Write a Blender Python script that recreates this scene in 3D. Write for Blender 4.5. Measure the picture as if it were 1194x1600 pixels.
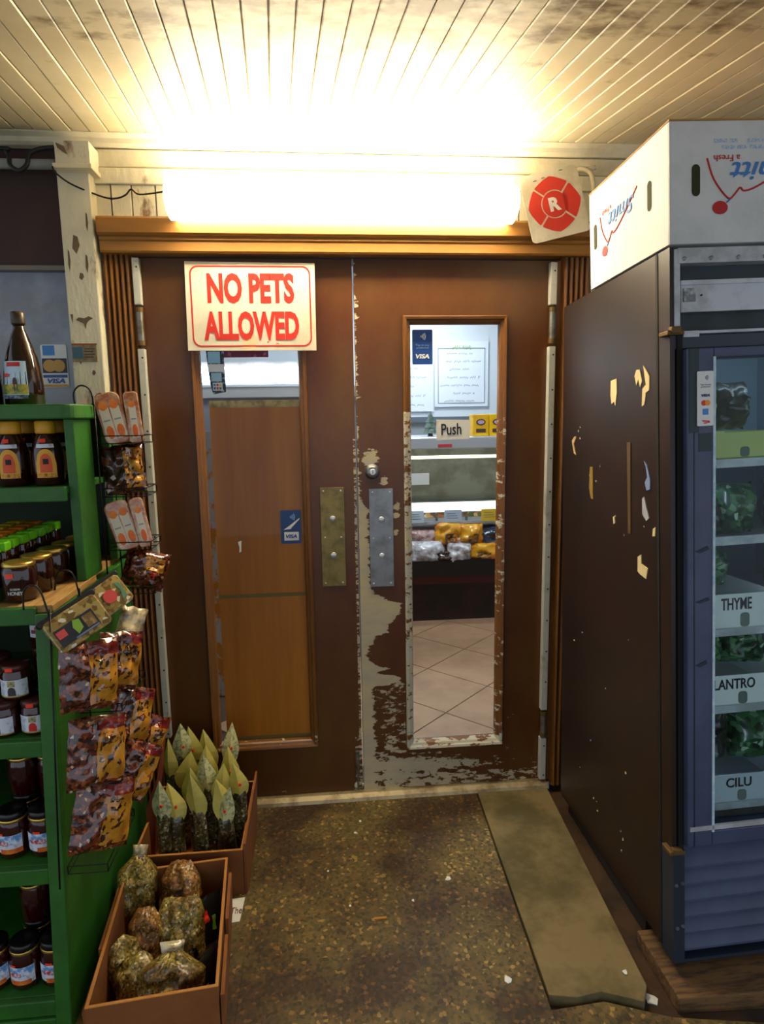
import bpy, math, random
import numpy as np
from mathutils import Vector, Matrix, noise as mnoise

for o in list(bpy.data.objects):
    bpy.data.objects.remove(o)
SC = bpy.context.scene
COL = SC.collection
rnd = random.Random(7)

# ------------------------------------------------------------------ camera
YAW, PITCH, ROLL = .0893, .1481, -.0156
cy, sy = math.cos(YAW), math.sin(YAW)
fw = Vector((sy*math.cos(PITCH), cy*math.cos(PITCH), -math.sin(PITCH)))
rt = Vector((cy, -sy, 0))
up = rt.cross(fw)
r2 = math.cos(ROLL)*rt + math.sin(ROLL)*up
u2 = -math.sin(ROLL)*rt + math.cos(ROLL)*up
cam = bpy.data.cameras.new('camera')
cam.sensor_fit = 'VERTICAL'
cam.sensor_height = 36
cam.lens = 22.5
cam.clip_start = .02
camo = bpy.data.objects.new('camera', cam)
COL.objects.link(camo)
camo.matrix_world = Matrix(((r2.x, u2.x, -fw.x, .6246), (r2.y, u2.y, -fw.y, -2.343), (r2.z, u2.z, -fw.z, 1.4801), (0, 0, 0, 1)))
SC.camera = camo

# ------------------------------------------------------------------ world, exposure
W = bpy.data.worlds.new('world')
SC.world = W
W.use_nodes = True
bg = W.node_tree.nodes['Background']
bg.inputs[0].default_value = (.76, .86, 1.0, 1)
bg.inputs[1].default_value = .95
SC.view_settings.view_transform = 'Standard'
SC.view_settings.look = 'None'
SC.view_settings.gamma = 1
SC.view_settings.use_curve_mapping = False
SC.view_settings.exposure = 0
LAMP = 58.0          # strength of the porch fluorescent diffuser
SHOP = 44.0           # strength of the shop's ceiling panels


# ------------------------------------------------------------------ materials
def lin(c):
    return tuple(((v/255)/12.92 if v/255 <= .04045 else ((v/255+.055)/1.055)**2.4) for v in c) + (1,)


MATS = {}


def M(name, c, r=.5, metal=0, c2=None, ns=8, lo=.45, hi=.6, bump=0, bs=60, coat=0, emit=0, stretch=None, detail=5, spec=.5, world=False, alpha=None):
    if name in MATS:
        return MATS[name]
    m = bpy.data.materials.new(name)
    m.use_nodes = True
    nt = m.node_tree
    N, L = nt.nodes, nt.links
    b = N['Principled BSDF']
    b.inputs['Base Color'].default_value = lin(c)
    b.inputs['Roughness'].default_value = r
    b.inputs['Metallic'].default_value = metal
    b.inputs['Specular IOR Level'].default_value = spec
    b.inputs['Coat Weight'].default_value = coat
    b.inputs['Coat Roughness'].default_value = .12
    if alpha is not None:
        b.inputs['Alpha'].default_value = alpha
    if emit:
        b.inputs['Emission Color'].default_value = lin(c)
        b.inputs['Emission Strength'].default_value = emit
    if c2 is not None or bump:
        if world:
            g = N.new('ShaderNodeNewGeometry'); src = g.outputs['Position']
        else:
            g = N.new('ShaderNodeTexCoord'); src = g.outputs['Object']
        if stretch:
            mp = N.new('ShaderNodeMapping')
            mp.inputs['Scale'].default_value = stretch
            L.new(src, mp.inputs['Vector']); src = mp.outputs[0]
    if c2 is not None:
        n = N.new('ShaderNodeTexNoise')
        n.inputs['Scale'].default_value = ns
        n.inputs['Detail'].default_value = detail
        n.inputs['Roughness'].default_value = .65
        L.new(src, n.inputs['Vector'])
        rp = N.new('ShaderNodeMapRange')
        rp.inputs['From Min'].default_value = lo
        rp.inputs['From Max'].default_value = hi
        L.new(n.outputs['Fac'], rp.inputs['Value'])
        mx = N.new('ShaderNodeMix'); mx.data_type = 'RGBA'
        mx.inputs['A'].default_value = lin(c)
        mx.inputs['B'].default_value = lin(c2)
        L.new(rp.outputs[0], mx.inputs['Factor'])
        L.new(mx.outputs['Result'], b.inputs['Base Color'])
    if bump:
        n2 = N.new('ShaderNodeTexNoise')
        n2.inputs['Scale'].default_value = bs
        n2.inputs['Detail'].default_value = 4
        L.new(src, n2.inputs['Vector'])
        bp = N.new('ShaderNodeBump')
        bp.inputs['Strength'].default_value = bump
        bp.inputs['Distance'].default_value = .01
        L.new(n2.outputs['Fac'], bp.inputs['Height'])
        L.new(bp.outputs[0], b.inputs['Normal'])
    MATS[name] = m
    return m


def M_speckle(name, cols, scale, r=.4, coat=.6, bump=.5, dark=None, ns=6):
    """broken flakes (dried herbs, nuts, wrapped sweets, gravel): Voronoi cells in a ramp of colours"""
    if name in MATS:
        return MATS[name]
    m = bpy.data.materials.new(name)
    m.use_nodes = True
    nt = m.node_tree
    N, L = nt.nodes, nt.links
    b = N['Principled BSDF']
    g = N.new('ShaderNodeNewGeometry')
    v = N.new('ShaderNodeTexVoronoi')
    v.inputs['Scale'].default_value = scale
    L.new(g.outputs['Position'], v.inputs['Vector'])
    sep = N.new('ShaderNodeSeparateColor')
    L.new(v.outputs['Color'], sep.inputs[0])
    rp = N.new('ShaderNodeValToRGB')
    rp.color_ramp.interpolation = 'CONSTANT'
    els = rp.color_ramp.elements
    while len(els) > 1:
        els.remove(els[-1])
    for i, (p, c) in enumerate(cols):
        e = els[0] if i == 0 else els.new(p)
        e.position = p
        e.color = lin(c)
    L.new(sep.outputs[0], rp.inputs[0])
    out = rp.outputs[0]
    if dark is not None:
        n = N.new('ShaderNodeTexNoise')
        n.inputs['Scale'].default_value = ns
        n.inputs['Detail'].default_value = 6
        L.new(g.outputs['Position'], n.inputs['Vector'])
        mr = N.new('ShaderNodeMapRange')
        mr.inputs['From Min'].default_value = .4
        mr.inputs['From Max'].default_value = .62
        L.new(n.outputs['Fac'], mr.inputs['Value'])
        mx = N.new('ShaderNodeMix'); mx.data_type = 'RGBA'; mx.blend_type = 'MULTIPLY'
        L.new(mr.outputs[0], mx.inputs['Factor'])
        L.new(out, mx.inputs['A'])
        mx.inputs['B'].default_value = lin(dark)
        out = mx.outputs['Result']
    L.new(out, b.inputs['Base Color'])
    b.inputs['Roughness'].default_value = r
    b.inputs['Coat Weight'].default_value = coat
    b.inputs['Coat Roughness'].default_value = .15
    if bump:
        bp = N.new('ShaderNodeBump')
        bp.inputs['Strength'].default_value = bump
        bp.inputs['Distance'].default_value = .004
        L.new(sep.outputs[1], bp.inputs['Height'])
        L.new(bp.outputs[0], b.inputs['Normal'])
    MATS[name] = m
    return m


def M_glass(name, tint=(235, 240, 238), gloss=.03, ior=1.35):
    m = bpy.data.materials.new(name)
    m.use_nodes = True
    nt = m.node_tree
    N, L = nt.nodes, nt.links
    N.remove(N['Principled BSDF'])
    t = N.new('ShaderNodeBsdfTransparent')
    t.inputs[0].default_value = lin(tint)
    g = N.new('ShaderNodeBsdfGlossy')
    g.inputs['Roughness'].default_value = gloss
    f = N.new('ShaderNodeFresnel')
    f.inputs[0].default_value = ior
    mx = N.new('ShaderNodeMixShader')
    L.new(f.outputs[0], mx.inputs[0])
    L.new(t.outputs[0], mx.inputs[1])
    L.new(g.outputs[0], mx.inputs[2])
    L.new(mx.outputs[0], N['Material Output'].inputs[0])
    return m


def M_peel(name, paint, paint2, bare, bare2, r=.42):
    """gloss paint that has flaked off where the vertex attribute 'peel' (plus fine noise) is high"""
    m = bpy.data.materials.new(name)
    m.use_nodes = True
    nt = m.node_tree
    N, L = nt.nodes, nt.links
    b = N['Principled BSDF']
    at = N.new('ShaderNodeAttribute'); at.attribute_name = 'peel'
    g = N.new('ShaderNodeNewGeometry')

    def nz(scale, st):
        mp = N.new('ShaderNodeMapping'); mp.inputs['Scale'].default_value = st
        L.new(g.outputs['Position'], mp.inputs[0])
        n = N.new('ShaderNodeTexNoise'); n.inputs['Scale'].default_value = scale
        n.inputs['Detail'].default_value = 7; n.inputs['Roughness'].default_value = .7
        L.new(mp.outputs[0], n.inputs['Vector'])
        return n.outputs['Fac']
    n1 = nz(24, (.8, 1, 2.0))
    ma = N.new('ShaderNodeMath'); ma.operation = 'SUBTRACT'; ma.inputs[1].default_value = .5
    L.new(n1, ma.inputs[0])
    mb = N.new('ShaderNodeMath'); mb.operation = 'MULTIPLY_ADD'
    mb.inputs[1].default_value = 1.9
    L.new(ma.outputs[0], mb.inputs[0])
    L.new(at.outputs['Fac'], mb.inputs[2])
    mr = N.new('ShaderNodeMapRange')
    mr.inputs['From Min'].default_value = .49; mr.inputs['From Max'].default_value = .51
    L.new(mb.outputs[0], mr.inputs['Value'])

    def two(a, c, fac, lo, hi):
        k = N.new('ShaderNodeMapRange')
        k.inputs['From Min'].default_value = lo; k.inputs['From Max'].default_value = hi
        L.new(fac, k.inputs['Value'])
        x = N.new('ShaderNodeMix'); x.data_type = 'RGBA'
        x.inputs['A'].default_value = lin(a); x.inputs['B'].default_value = lin(c)
        L.new(k.outputs[0], x.inputs['Factor'])
        return x.outputs['Result']
    pc = two(paint, paint2, nz(3, (1, 1, .6)), .4, .65)
    bc = two(bare, bare2, nz(5, (1, 1, 3)), .4, .62)
    mx = N.new('ShaderNodeMix'); mx.data_type = 'RGBA'
    L.new(mr.outputs[0], mx.inputs['Factor'])
    L.new(pc, mx.inputs['A']); L.new(bc, mx.inputs['B'])
    L.new(mx.outputs['Result'], b.inputs['Base Color'])
    rr = N.new('ShaderNodeMapRange')
    rr.inputs['To Min'].default_value = r; rr.inputs['To Max'].default_value = .8
    L.new(mr.outputs[0], rr.inputs['Value'])
    L.new(rr.outputs[0], b.inputs['Roughness'])
    bp = N.new('ShaderNodeBump'); bp.inputs['Strength'].default_value = .5; bp.inputs['Distance'].default_value = .002
    bp.invert = True
    L.new(mr.outputs[0], bp.inputs['Height'])
    L.new(bp.outputs[0], b.inputs['Normal'])
    MATS[name] = m
    return m


# ------------------------------------------------------------------ mesh helpers
class B:
    def __init__(self):
        self.v = []; self.f = []

    def add(self, vs, fs):
        k = len(self.v)
        self.v += [tuple(p) for p in vs]
        self.f += [tuple(i+k for i in f) for f in fs]
        return self

    def box(self, x0, x1, y0, y1, z0, z1):
        return self.add([(x0, y0, z0), (x1, y0, z0), (x1, y1, z0), (x0, y1, z0), (x0, y0, z1), (x1, y0, z1), (x1, y1, z1), (x0, y1, z1)],
                        [(0, 3, 2, 1), (4, 5, 6, 7), (0, 1, 5, 4), (1, 2, 6, 5), (2, 3, 7, 6), (3, 0, 4, 7)])

    def hexa(self, p):          # 8 points: bottom four, top four, same order as box
        return self.add(p, [(0, 3, 2, 1), (4, 5, 6, 7), (0, 1, 5, 4), (1, 2, 6, 5), (2, 3, 7, 6), (3, 0, 4, 7)])

    def prism(self, pts, d0, d1, axis='y'):
        """outline pts extruded: axis y -> pts are (x,z); axis z -> (x,y); axis x -> (y,z)"""
        n = len(pts)
        f = {'y': lambda a, d: (a[0], d, a[1]), 'z': lambda a, d: (a[0], a[1], d), 'x': lambda a, d: (d, a[0], a[1])}[axis]
        vs = [f(a, d0) for a in pts] + [f(a, d1) for a in pts]
        fs = [tuple(range(n)), tuple(range(2*n-1, n-1, -1))]
        fs += [(i, n+i, n+(i+1) % n, (i+1) % n) for i in range(n)]
        return self.add(vs, fs)

    def ring(self, outer, inner, d0, d1, axis='y'):
        n = len(outer)
        f = {'y': lambda a, d: (a[0], d, a[1]), 'z': lambda a, d: (a[0], a[1], d), 'x': lambda a, d: (d, a[0], a[1])}[axis]
        vs = [f(a, d0) for a in outer]+[f(a, d0) for a in inner]+[f(a, d1) for a in outer]+[f(a, d1) for a in inner]
        fs = []
        for i in range(n):
            j = (i+1) % n
            fs += [(i, j, n+j, n+i), (2*n+i, 3*n+i, 3*n+j, 2*n+j), (i, 2*n+i, 2*n+j, j), (n+i, n+j, 3*n+j, 3*n+i)]
        return self.add(vs, fs)

    def tube(self, pts, r, n=6, closed=False):
        pts = [Vector(p) for p in pts]
        k = len(pts)
        vs = []
        prev = None
        for i, p in enumerate(pts):
            if closed:
                t = pts[(i+1) % k]-pts[i-1]
            else:
                t = pts[min(i+1, k-1)]-pts[max(i-1, 0)]
            t.normalize()
            a = prev if prev is not None else (Vector((0, 0, 1)) if abs(t.z) < .9 else Vector((1, 0, 0)))
            a = (a-t*a.dot(t)).normalized()
            b = t.cross(a)
            prev = a
            for j in range(n):
                q = 2*math.pi*j/n
                vs.append(p+r*(math.cos(q)*a+math.sin(q)*b))
        fs = []
        for i in range(k if closed else k-1):
            i2 = (i+1) % k
            for j in range(n):
                j2 = (j+1) % n
                fs.append((i*n+j, i*n+j2, i2*n+j2, i2*n+j))
        if not closed:
            fs += [tuple(range(n-1, -1, -1)), tuple(range((k-1)*n, k*n))]
        return self.add(vs, fs)

    def lathe(self, prof, c=(0, 0, 0), n=20, sx=1, sy_=1, sq=0):
        vs = []
        for r, z in prof:
            for j in range(n):
                a = 2*math.pi*j/n
                k = 1.0
                if sq:
                    k = 1/(abs(math.cos(a))**sq+abs(math.sin(a))**sq)**(1/sq)
                vs.append((c[0]+r*k*sx*math.cos(a), c[1]+r*k*sy_*math.sin(a), c[2]+z))
        fs = []
        for i in range(len(prof)-1):
            for j in range(n):
                j2 = (j+1) % n
                fs.append((i*n+j, i*n+j2, (i+1)*n+j2, (i+1)*n+j))
        fs.append(tuple(range(n-1, -1, -1)))
        fs.append(tuple(range((len(prof)-1)*n, len(prof)*n)))
        return self.add(vs, fs)

    def grid(self, fn, nu, nv):
        vs = [fn(i/nu, j/nv) for j in range(nv+1) for i in range(nu+1)]
        fs = [(j*(nu+1)+i, j*(nu+1)+i+1, (j+1)*(nu+1)+i+1, (j+1)*(nu+1)+i) for j in range(nv) for i in range(nu)]
        return self.add(vs, fs)

    def xf(self, m):
        self.v = [tuple(m @ Vector(p)) for p in self.v]
        return self

    def build(self, name, mat, parent=None, smooth=False, bevel=0, seg=2):
        me = bpy.data.meshes.new(name)
        me.from_pydata(self.v, [], self.f)
        me.update()
        return mkobj(name, me, mat, parent, smooth, bevel, seg)


def mkobj(name, me, mat, parent=None, smooth=False, bevel=0, seg=2):
    o = bpy.data.objects.new(name, me)
    COL.objects.link(o)
    if mat is not None:
        me.materials.append(mat)
    if smooth:
        me.polygons.foreach_set('use_smooth', [True]*len(me.polygons))
    if bevel:
        md = o.modifiers.new('bevel', 'BEVEL')
        md.width = bevel; md.segments = seg; md.limit_method = 'ANGLE'; md.angle_limit = .7
    if parent is not None:
        o.parent = parent
        root = parent
        while root.parent:
            root = root.parent
        if not root.get('_local'):
            o.matrix_parent_inverse = Matrix.Translation(-root.location) if parent is root else Matrix.Identity(4)
            if parent is not root:
                o.matrix_parent_inverse = Matrix.Identity(4)
    return o


def tag(o, label=None, cat=None, group=None, kind=None):
    if label: o['label'] = label
    if cat: o['category'] = cat
    if group: o['group'] = group
    if kind: o['kind'] = kind
    return o


def thing(name, label, cat, loc=(0, 0, 0), group=None, kind=None, local=False):
    """an Empty at the base; parts are given in world coordinates unless local"""
    o = bpy.data.objects.new(name, None)
    o.empty_display_size = .05
    COL.objects.link(o)
    o.location = loc
    if local:
        o['_local'] = 1
    return tag(o, label, cat, group, kind)


def dup(root, loc=None, rot=None, label=None, group=None, scale=None):
    r = root.copy(); COL.objects.link(r)
    if loc is not None: r.location = loc
    if rot is not None: r.rotation_euler = rot
    if scale is not None: r.scale = scale
    if label: r['label'] = label
    if group: r['group'] = group
    for ch in list(root.children):
        c = ch.copy(); COL.objects.link(c); c.parent = r
        for g in list(ch.children):
            d = g.copy(); COL.objects.link(d); d.parent = c
    return r


def text(s, o, ux, uy, h, w=None, mat=None, parent=None, bold=0., name='lettering', center=True, lift=.0006, thick=.0006, shear=0, spacing=1.0):
    """flat lettering: o = centre of the text box, ux = reading direction, uy = up, h/w = size of the whole block"""
    cu = bpy.data.curves.new('t', 'FONT')
    cu.body = s
    cu.align_x = 'CENTER'
    cu.offset = bold
    cu.shear = shear
    cu.space_character = spacing
    cu.resolution_u = 3
    cu.extrude = .001
    to = bpy.data.objects.new('t', cu)
    COL.objects.link(to)
    me = bpy.data.meshes.new_from_object(to)
    bpy.data.objects.remove(to); bpy.data.curves.remove(cu)
    n = len(me.vertices)
    co = np.zeros(n*3); me.vertices.foreach_get('co', co); co = co.reshape(-1, 3)
    mn, mx = co.min(0), co.max(0)
    ux = Vector(ux).normalized(); uy = Vector(uy).normalized(); nz = ux.cross(uy)
    s1 = h/(mx[1]-mn[1]); s0 = s1 if w is None else w/(mx[0]-mn[0])
    c = (mn+mx)/2
    X = (co[:, 0]-c[0])*s0; Y = (co[:, 1]-c[1])*s1
    Z = np.where(co[:, 2] > 0, lift+thick, lift-.0002)
    P = np.array(o)[None]+X[:, None]*np.array(ux)[None]+Y[:, None]*np.array(uy)[None]+Z[:, None]*np.array(nz)[None]
    me.vertices.foreach_set('co', P.ravel()); me.update()
    me.materials.clear()
    return mkobj(name, me, mat, parent)


def rrect(x0, x1, z0, z1, r, n=5):
    P = []
    for cx, cz, a0 in ((x1-r, z1-r, 0), (x0+r, z1-r, 90), (x0+r, z0+r, 180), (x1-r, z0+r, 270)):
        for i in range(n+1):
            a = math.radians(a0+90*i/n)
            P.append((cx+r*math.cos(a), cz+r*math.sin(a)))
    return P


def single(o, label, cat, group=None, kind=None):
    """recentre a one-mesh thing on its own base and describe it"""
    me = o.data
    n = len(me.vertices)
    co = np.zeros(n*3); me.vertices.foreach_get('co', co); co = co.reshape(-1, 3)
    c = np.array([(co[:, 0].min()+co[:, 0].max())/2, (co[:, 1].min()+co[:, 1].max())/2, co[:, 2].min()])
    me.vertices.foreach_set('co', (co-c).ravel()); me.update()
    o.location = c
    return tag(o, label, cat, group, kind)


def fbm(x, y, z, s=1.0):
    return mnoise.fractal(Vector((x*s, y*s, z*s)), 1.0, 2.0, 4)


# ------------------------------------------------------------------ palette
m_ceiling = M('ceiling_paint', (196, 182, 150), .6, c2=(150, 134, 104), ns=2.2, lo=.5, hi=.8, world=True, bump=.08, bs=30)
m_white_old = M('old_white_paint', (205, 198, 172), .7, c2=(122, 96, 70), ns=9, lo=.60, hi=.68, world=True, bump=.25, bs=50, stretch=(1, 1, .45))
m_white_clean = M('cream_paint', (210, 200, 170), .65, c2=(165, 148, 112), ns=6, lo=.5, hi=.8, world=True, bump=.15, bs=40)
m_brown_wall = M('brown_wall_paint', (62, 34, 24), .6, c2=(40, 28, 18), ns=4, lo=.4, hi=.7, world=True)
m_casing = M('brown_gloss_trim', (132, 84, 30), .4, c2=(92, 52, 20), ns=6, lo=.4, hi=.7, world=True, stretch=(3, 3, .4))
m_header = M('mustard_gloss_trim', (158, 108, 44), .4, c2=(130, 84, 34), ns=5, lo=.4, hi=.75, world=True, stretch=(.4, 3, 3))
m_door = M_peel('brown_door_paint', (86, 43, 14), (98, 64, 22), (200, 184, 146), (178, 172, 152), r=.36)
m_bead = M_peel('brown_bead_paint', (112, 68, 26), (126, 80, 30), (208, 198, 168), (194, 194, 184), r=.36)
m_strip = M('white_enamel_strip', (196, 194, 180), .45, c2=(150, 146, 126), ns=12, lo=.55, hi=.75, world=True)
m_hinge = M('worn_steel', (128, 126, 118), .4, metal=.7, c2=(92, 76, 48), ns=20, lo=.5, hi=.7, world=True)
m_rust = M('rusty_steel', (104, 78, 36), .6, metal=.4)
m_steel = M('brushed_steel', (150, 152, 154), .38, metal=.85, c2=(118, 118, 112), ns=14, lo=.45, hi=.7, world=True)
m_brass = M('tarnished_brass', (148, 128, 78), .42, metal=.75, c2=(112, 100, 62), ns=18, lo=.45, hi=.65, world=True)
m_black = M('black_plastic', (18, 18, 18), .5)
m_dark = M('dark_void', (10, 9, 8), .8)
m_screw = M('dark_screw', (40, 38, 34), .5, metal=.5)
m_glass = M_glass('door_glass', (250, 252, 250), .03, 1.18)
m_glass2 = M_glass('case_glass', (244, 250, 250), .04, 1.22)
m_signwhite = M('sign_white', (226, 216, 190), .5, c2=(198, 184, 150), ns=4, lo=.45, hi=.75, world=True)
m_red = M('sign_red', (206, 44, 26), .5)
m_red2 = M('emblem_red', (204, 52, 42), .45)
m_paper = M('white_paper', (228, 228, 222), .7)
m_blue = M('decal_blue', (28, 74, 152), .4)
m_ink = M('black_ink', (22, 22, 24), .6)
m_white = M('white_print', (240, 240, 240), .5)
m_orange = M('price_orange', (245, 62, 24), .5)
m_green = M('green_shelf_paint', (42, 104, 26), .5, c2=(30, 78, 20), ns=7, lo=.4, hi=.7, world=True, bump=.12, bs=40)
m_rawwood = M('raw_plywood', (170, 132, 72), .7, c2=(140, 104, 52), ns=8, world=True, stretch=(8, 1, 8))
m_card = M('corrugated_cardboard', (138, 82, 34), .8, c2=(118, 66, 26), ns=5, lo=.4, hi=.7, world=True, bump=.06, bs=120)
m_cardedge = M('cardboard_edge', (176, 116, 48), .85)
m_wire = M('black_wire', (26, 24, 20), .4, metal=.5)
m_gold = M('gold_lid', (212, 172, 84), .28, metal=.9)
m_conc = M_speckle('exposed_aggregate', [(0, (108, 90, 44)), (.35, (90, 78, 34)), (.62, (122, 98, 48)), (.8, (76, 62, 28)), (.93, (168, 138, 72))], 105, r=.7, coat=0, bump=.3, dark=(150, 122, 86), ns=3.0)
m_conc2 = M('smooth_concrete', (126, 108, 70), .8, c2=(86, 76, 40), ns=3.2, lo=.4, hi=.58, world=True, bump=.3, bs=45)
m_dirt = M('dark_ground', (70, 46, 24), .9, c2=(48, 32, 18), ns=6, world=True, bump=.4, bs=40)
m_fside = M('brown_cooler_side', (44, 25, 16), .42, c2=(30, 20, 13), ns=3, lo=.4, hi=.65, world=True)
m_ffront = M('slate_cooler_front', (70, 80, 108), .45, c2=(54, 64, 88), ns=6, lo=.4, hi=.7, world=True)
m_fdark = M('dark_cooler_frame', (34, 44, 58), .4)
m_alu = M('white_aluminium', (196, 200, 206), .4, metal=.2, c2=(168, 170, 172), ns=10, world=True)
m_scrap = M('torn_paper', (226, 204, 148), .8)
m_tile = M('shop_floor_tile', (194, 154, 120), .5, c2=(172, 134, 102), ns=5, lo=.4, hi=.7, world=True, bump=.05, bs=50)
m_grout = M('tile_grout', (92, 70, 50), .9)
m_shopwall = M('shop_wall_white', (206, 214, 222), .7)
m_chrome = M('case_chrome', (204, 208, 212), .3, metal=.45)
m_wood_in = M('orange_wood_board', (218, 132, 34), .45, c2=(190, 106, 24), ns=3, lo=.35, hi=.65, world=True, stretch=(4, 4, .35))


# ================================================================== STRUCTURE
def struct(o, label=None):
    return tag(o, label, None, None, 'structure')


# ---- floor: ground with concrete slabs
floor = struct(B().box(-3, 4, -6, .0, -.12, -.03).build('floor', m_dirt), 'dark trodden ground in front of the doors')


def slab(pts, mat, z=0., name='slab'):
    return B().prism(pts, -.045, z, 'z').build(name, mat, floor, bevel=.002)


slab([(-1.4, -.0), (-1.4, -3.2), (.3775, -3.2), (.3605, -.0)], m_conc, .0005)
slab([(.36, -.0), (.377, -3.2), (1.06, -3.2), (1.155, -.96), (1.19, -.0)], m_conc, 0)
strip_pts = [(1.195, -.0), (1.162, -.94), (1.23, -.955), (1.30, -.945), (1.395, -.985), (1.425, -.94), (1.447, -.55), (1.478, -.0)]
slab(strip_pts, m_conc2, .002, 'slab_patch')
slab([(1.155, -.97), (1.07, -3.2), (2.6, -3.2), (2.6, -1.22), (1.45, -1.02), (1.3, -.96)], m_conc, -.012)
# threshold
th = B().prism([(-.045, 0), (-.04, .012), (-.02, .02), (.05, .02), (.05, 0)], 0, 1.48, 'x').build('threshold', M('worn_aluminium', (176, 160, 126), .45, metal=.35, c2=(128, 110, 78), ns=9, world=True), floor)

# ---- porch ceiling of tongue-and-groove planks
KX, KZ, CZ = -.07, .09, 2.40


def cpt(x, y, z):
    return (x+KX*y, y, CZ+KZ*y+z)


cb = B()
cb.hexa([cpt(-1.3, 0.0, .014), cpt(2.75, 0.0, .014), cpt(2.75, -3.4, .014), cpt(-1.3, -3.4, .014), cpt(-1.3, 0, .05), cpt(2.75, 0, .05), cpt(2.75, -3.4, .05), cpt(-1.3, -3.4, .05)])
ceiling = struct(cb.build('ceiling', M('ceiling_groove', (186, 170, 130), .8)), 'beige painted plank ceiling of the porch')


def M_plank():
    m = M('plank_paint', (196, 182, 148), .55, c2=(176, 160, 124), ns=2.5, lo=.4, hi=.7, world=True, bump=.06, bs=40)
    N, L = m.node_tree.nodes, m.node_tree.links
    b = N['Principled BSDF']
    src = b.inputs['Base Color'].links[0].from_socket
    g = N.new('ShaderNodeNewGeometry')
    n = N.new('ShaderNodeTexNoise')
    n.inputs['Scale'].default_value = 11; n.inputs['Detail'].default_value = 6; n.inputs['Roughness'].default_value = .6
    mp = N.new('ShaderNodeMapping'); mp.inputs['Scale'].default_value = (.7, 1.2, 1)
    L.new(g.outputs['Position'], mp.inputs[0]); L.new(mp.outputs[0], n.inputs['Vector'])
    # mildew grows in a patch of its own over the middle of the porch
    vd = N.new('ShaderNodeVectorMath'); vd.operation = 'DISTANCE'
    mp2 = N.new('ShaderNodeMapping'); mp2.inputs['Scale'].default_value = (.42, 1, 0); 
    L.new(g.outputs['Position'], mp2.inputs[0])
    L.new(mp2.outputs[0], vd.inputs[0]); vd.inputs[1].default_value = (.32, -1.0, 0)
    mr = N.new('ShaderNodeMapRange')
    mr.inputs['From Min'].default_value = .1; mr.inputs['From Max'].default_value = .55
    mr.inputs['To Min'].default_value = .17; mr.inputs['To Max'].default_value = -.12
    L.new(vd.outputs['Value'], mr.inputs['Value'])
    ad = N.new('ShaderNodeMath'); L.new(n.outputs['Fac'], ad.inputs[0]); L.new(mr.outputs[0], ad.inputs[1])
    r2_ = N.new('ShaderNodeMapRange')
    r2_.inputs['From Min'].default_value = .53; r2_.inputs['From Max'].default_value = .70
    L.new(ad.outputs[0], r2_.inputs['Value'])
    mx = N.new('ShaderNodeMix'); mx.data_type = 'RGBA'
    L.new(r2_.outputs[0], mx.inputs['Factor']); L.new(src, mx.inputs['A']); mx.inputs['B'].default_value = lin((104, 84, 52))
    L.new(mx.outputs['Result'], b.inputs['Base Color'])
    return m


PITCH_X = .0570
prof = [(.0, .014), (.0, .003), (.0028, 0), (PITCH_X-.0042, 0), (PITCH_X-.0014, .003), (PITCH_X-.0015, .014)]
pv = [cpt(a, 0, z) for a, z in prof]+[cpt(a, -3.4, z) for a, z in prof]
pb = B().add([(x, y, z) for x, y, z in pv], [tuple(range(5, -1, -1)), tuple(range(6, 12))]+[(i, (i+1) % 6, 6+(i+1) % 6, 6+i) for i in range(6)])
pl0 = pb.build('plank', M_plank(), ceiling)
for i in range(70):
    p = pl0 if i == 0 else pl0.copy()
    if i:
        COL.objects.link(p); p.parent = ceiling
    p.location = (-1.29+PITCH_X*i, 0, rnd.uniform(-.0012, .0012))

# ---- wall with the doorway
wb = B()
wb.box(-1.4, -.2, .0, .12, -.05, 1.5).box(-1.4, -.2, .02, .12, 1.99, 2.46).box(-.2, -.02, .03, .12, -.05, 2.1)
wb.box(1.50, 2.75, .0, .12, -.05, 2.06).box(-.02, 2.75, .0, .12, 2.06, 2.46).box(-.2, -.02, .0, .12, 2.1, 2.46)
wall_back = struct(wb.build('wall_back', m_brown_wall), 'brown and cream painted shop front wall')
# vertical boards above the door head
x = -.105
i = 0
while x < 1.64:
    w = .066+.012*((i*7) % 3-1)
    B().box(x, x+w-.004, -.016-.003*((i*5) % 2), .0, 2.135, 2.252).build('board', m_white_old, wall_back, bevel=.002)
    x += w; i += 1
for z0, z1, y in ((2.253, 2.303, -.028), (2.306, 2.362, -.02)):
    B().box(-.11, 2.74, y, .0, z0, z1).build('frieze_board', m_white_old if z1 < 2.32 else m_white_clean, wall_back, bevel=.003)
B().prism([(0, 2.365), (-.03, 2.365), (-.042, 2.372), (-.046, 2.385), (-.07, 2.392), (-.07, 2.41), (0, 2.41)], -1.38, 2.74, 'x').build('crown_moulding', m_white_clean, wall_back)
B().box(1.605, 1.70, -.012, 0, 0, 2.135).build('board', m_white_old, wall_back, bevel=.002)

# white post with flaking paint
post = struct(B().box(-.203, -.101, -.07, .03, -.03, 2.30).build('trim_1', m_white_old, bevel=.004), 'white square post with flaking paint left of the doors')
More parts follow.
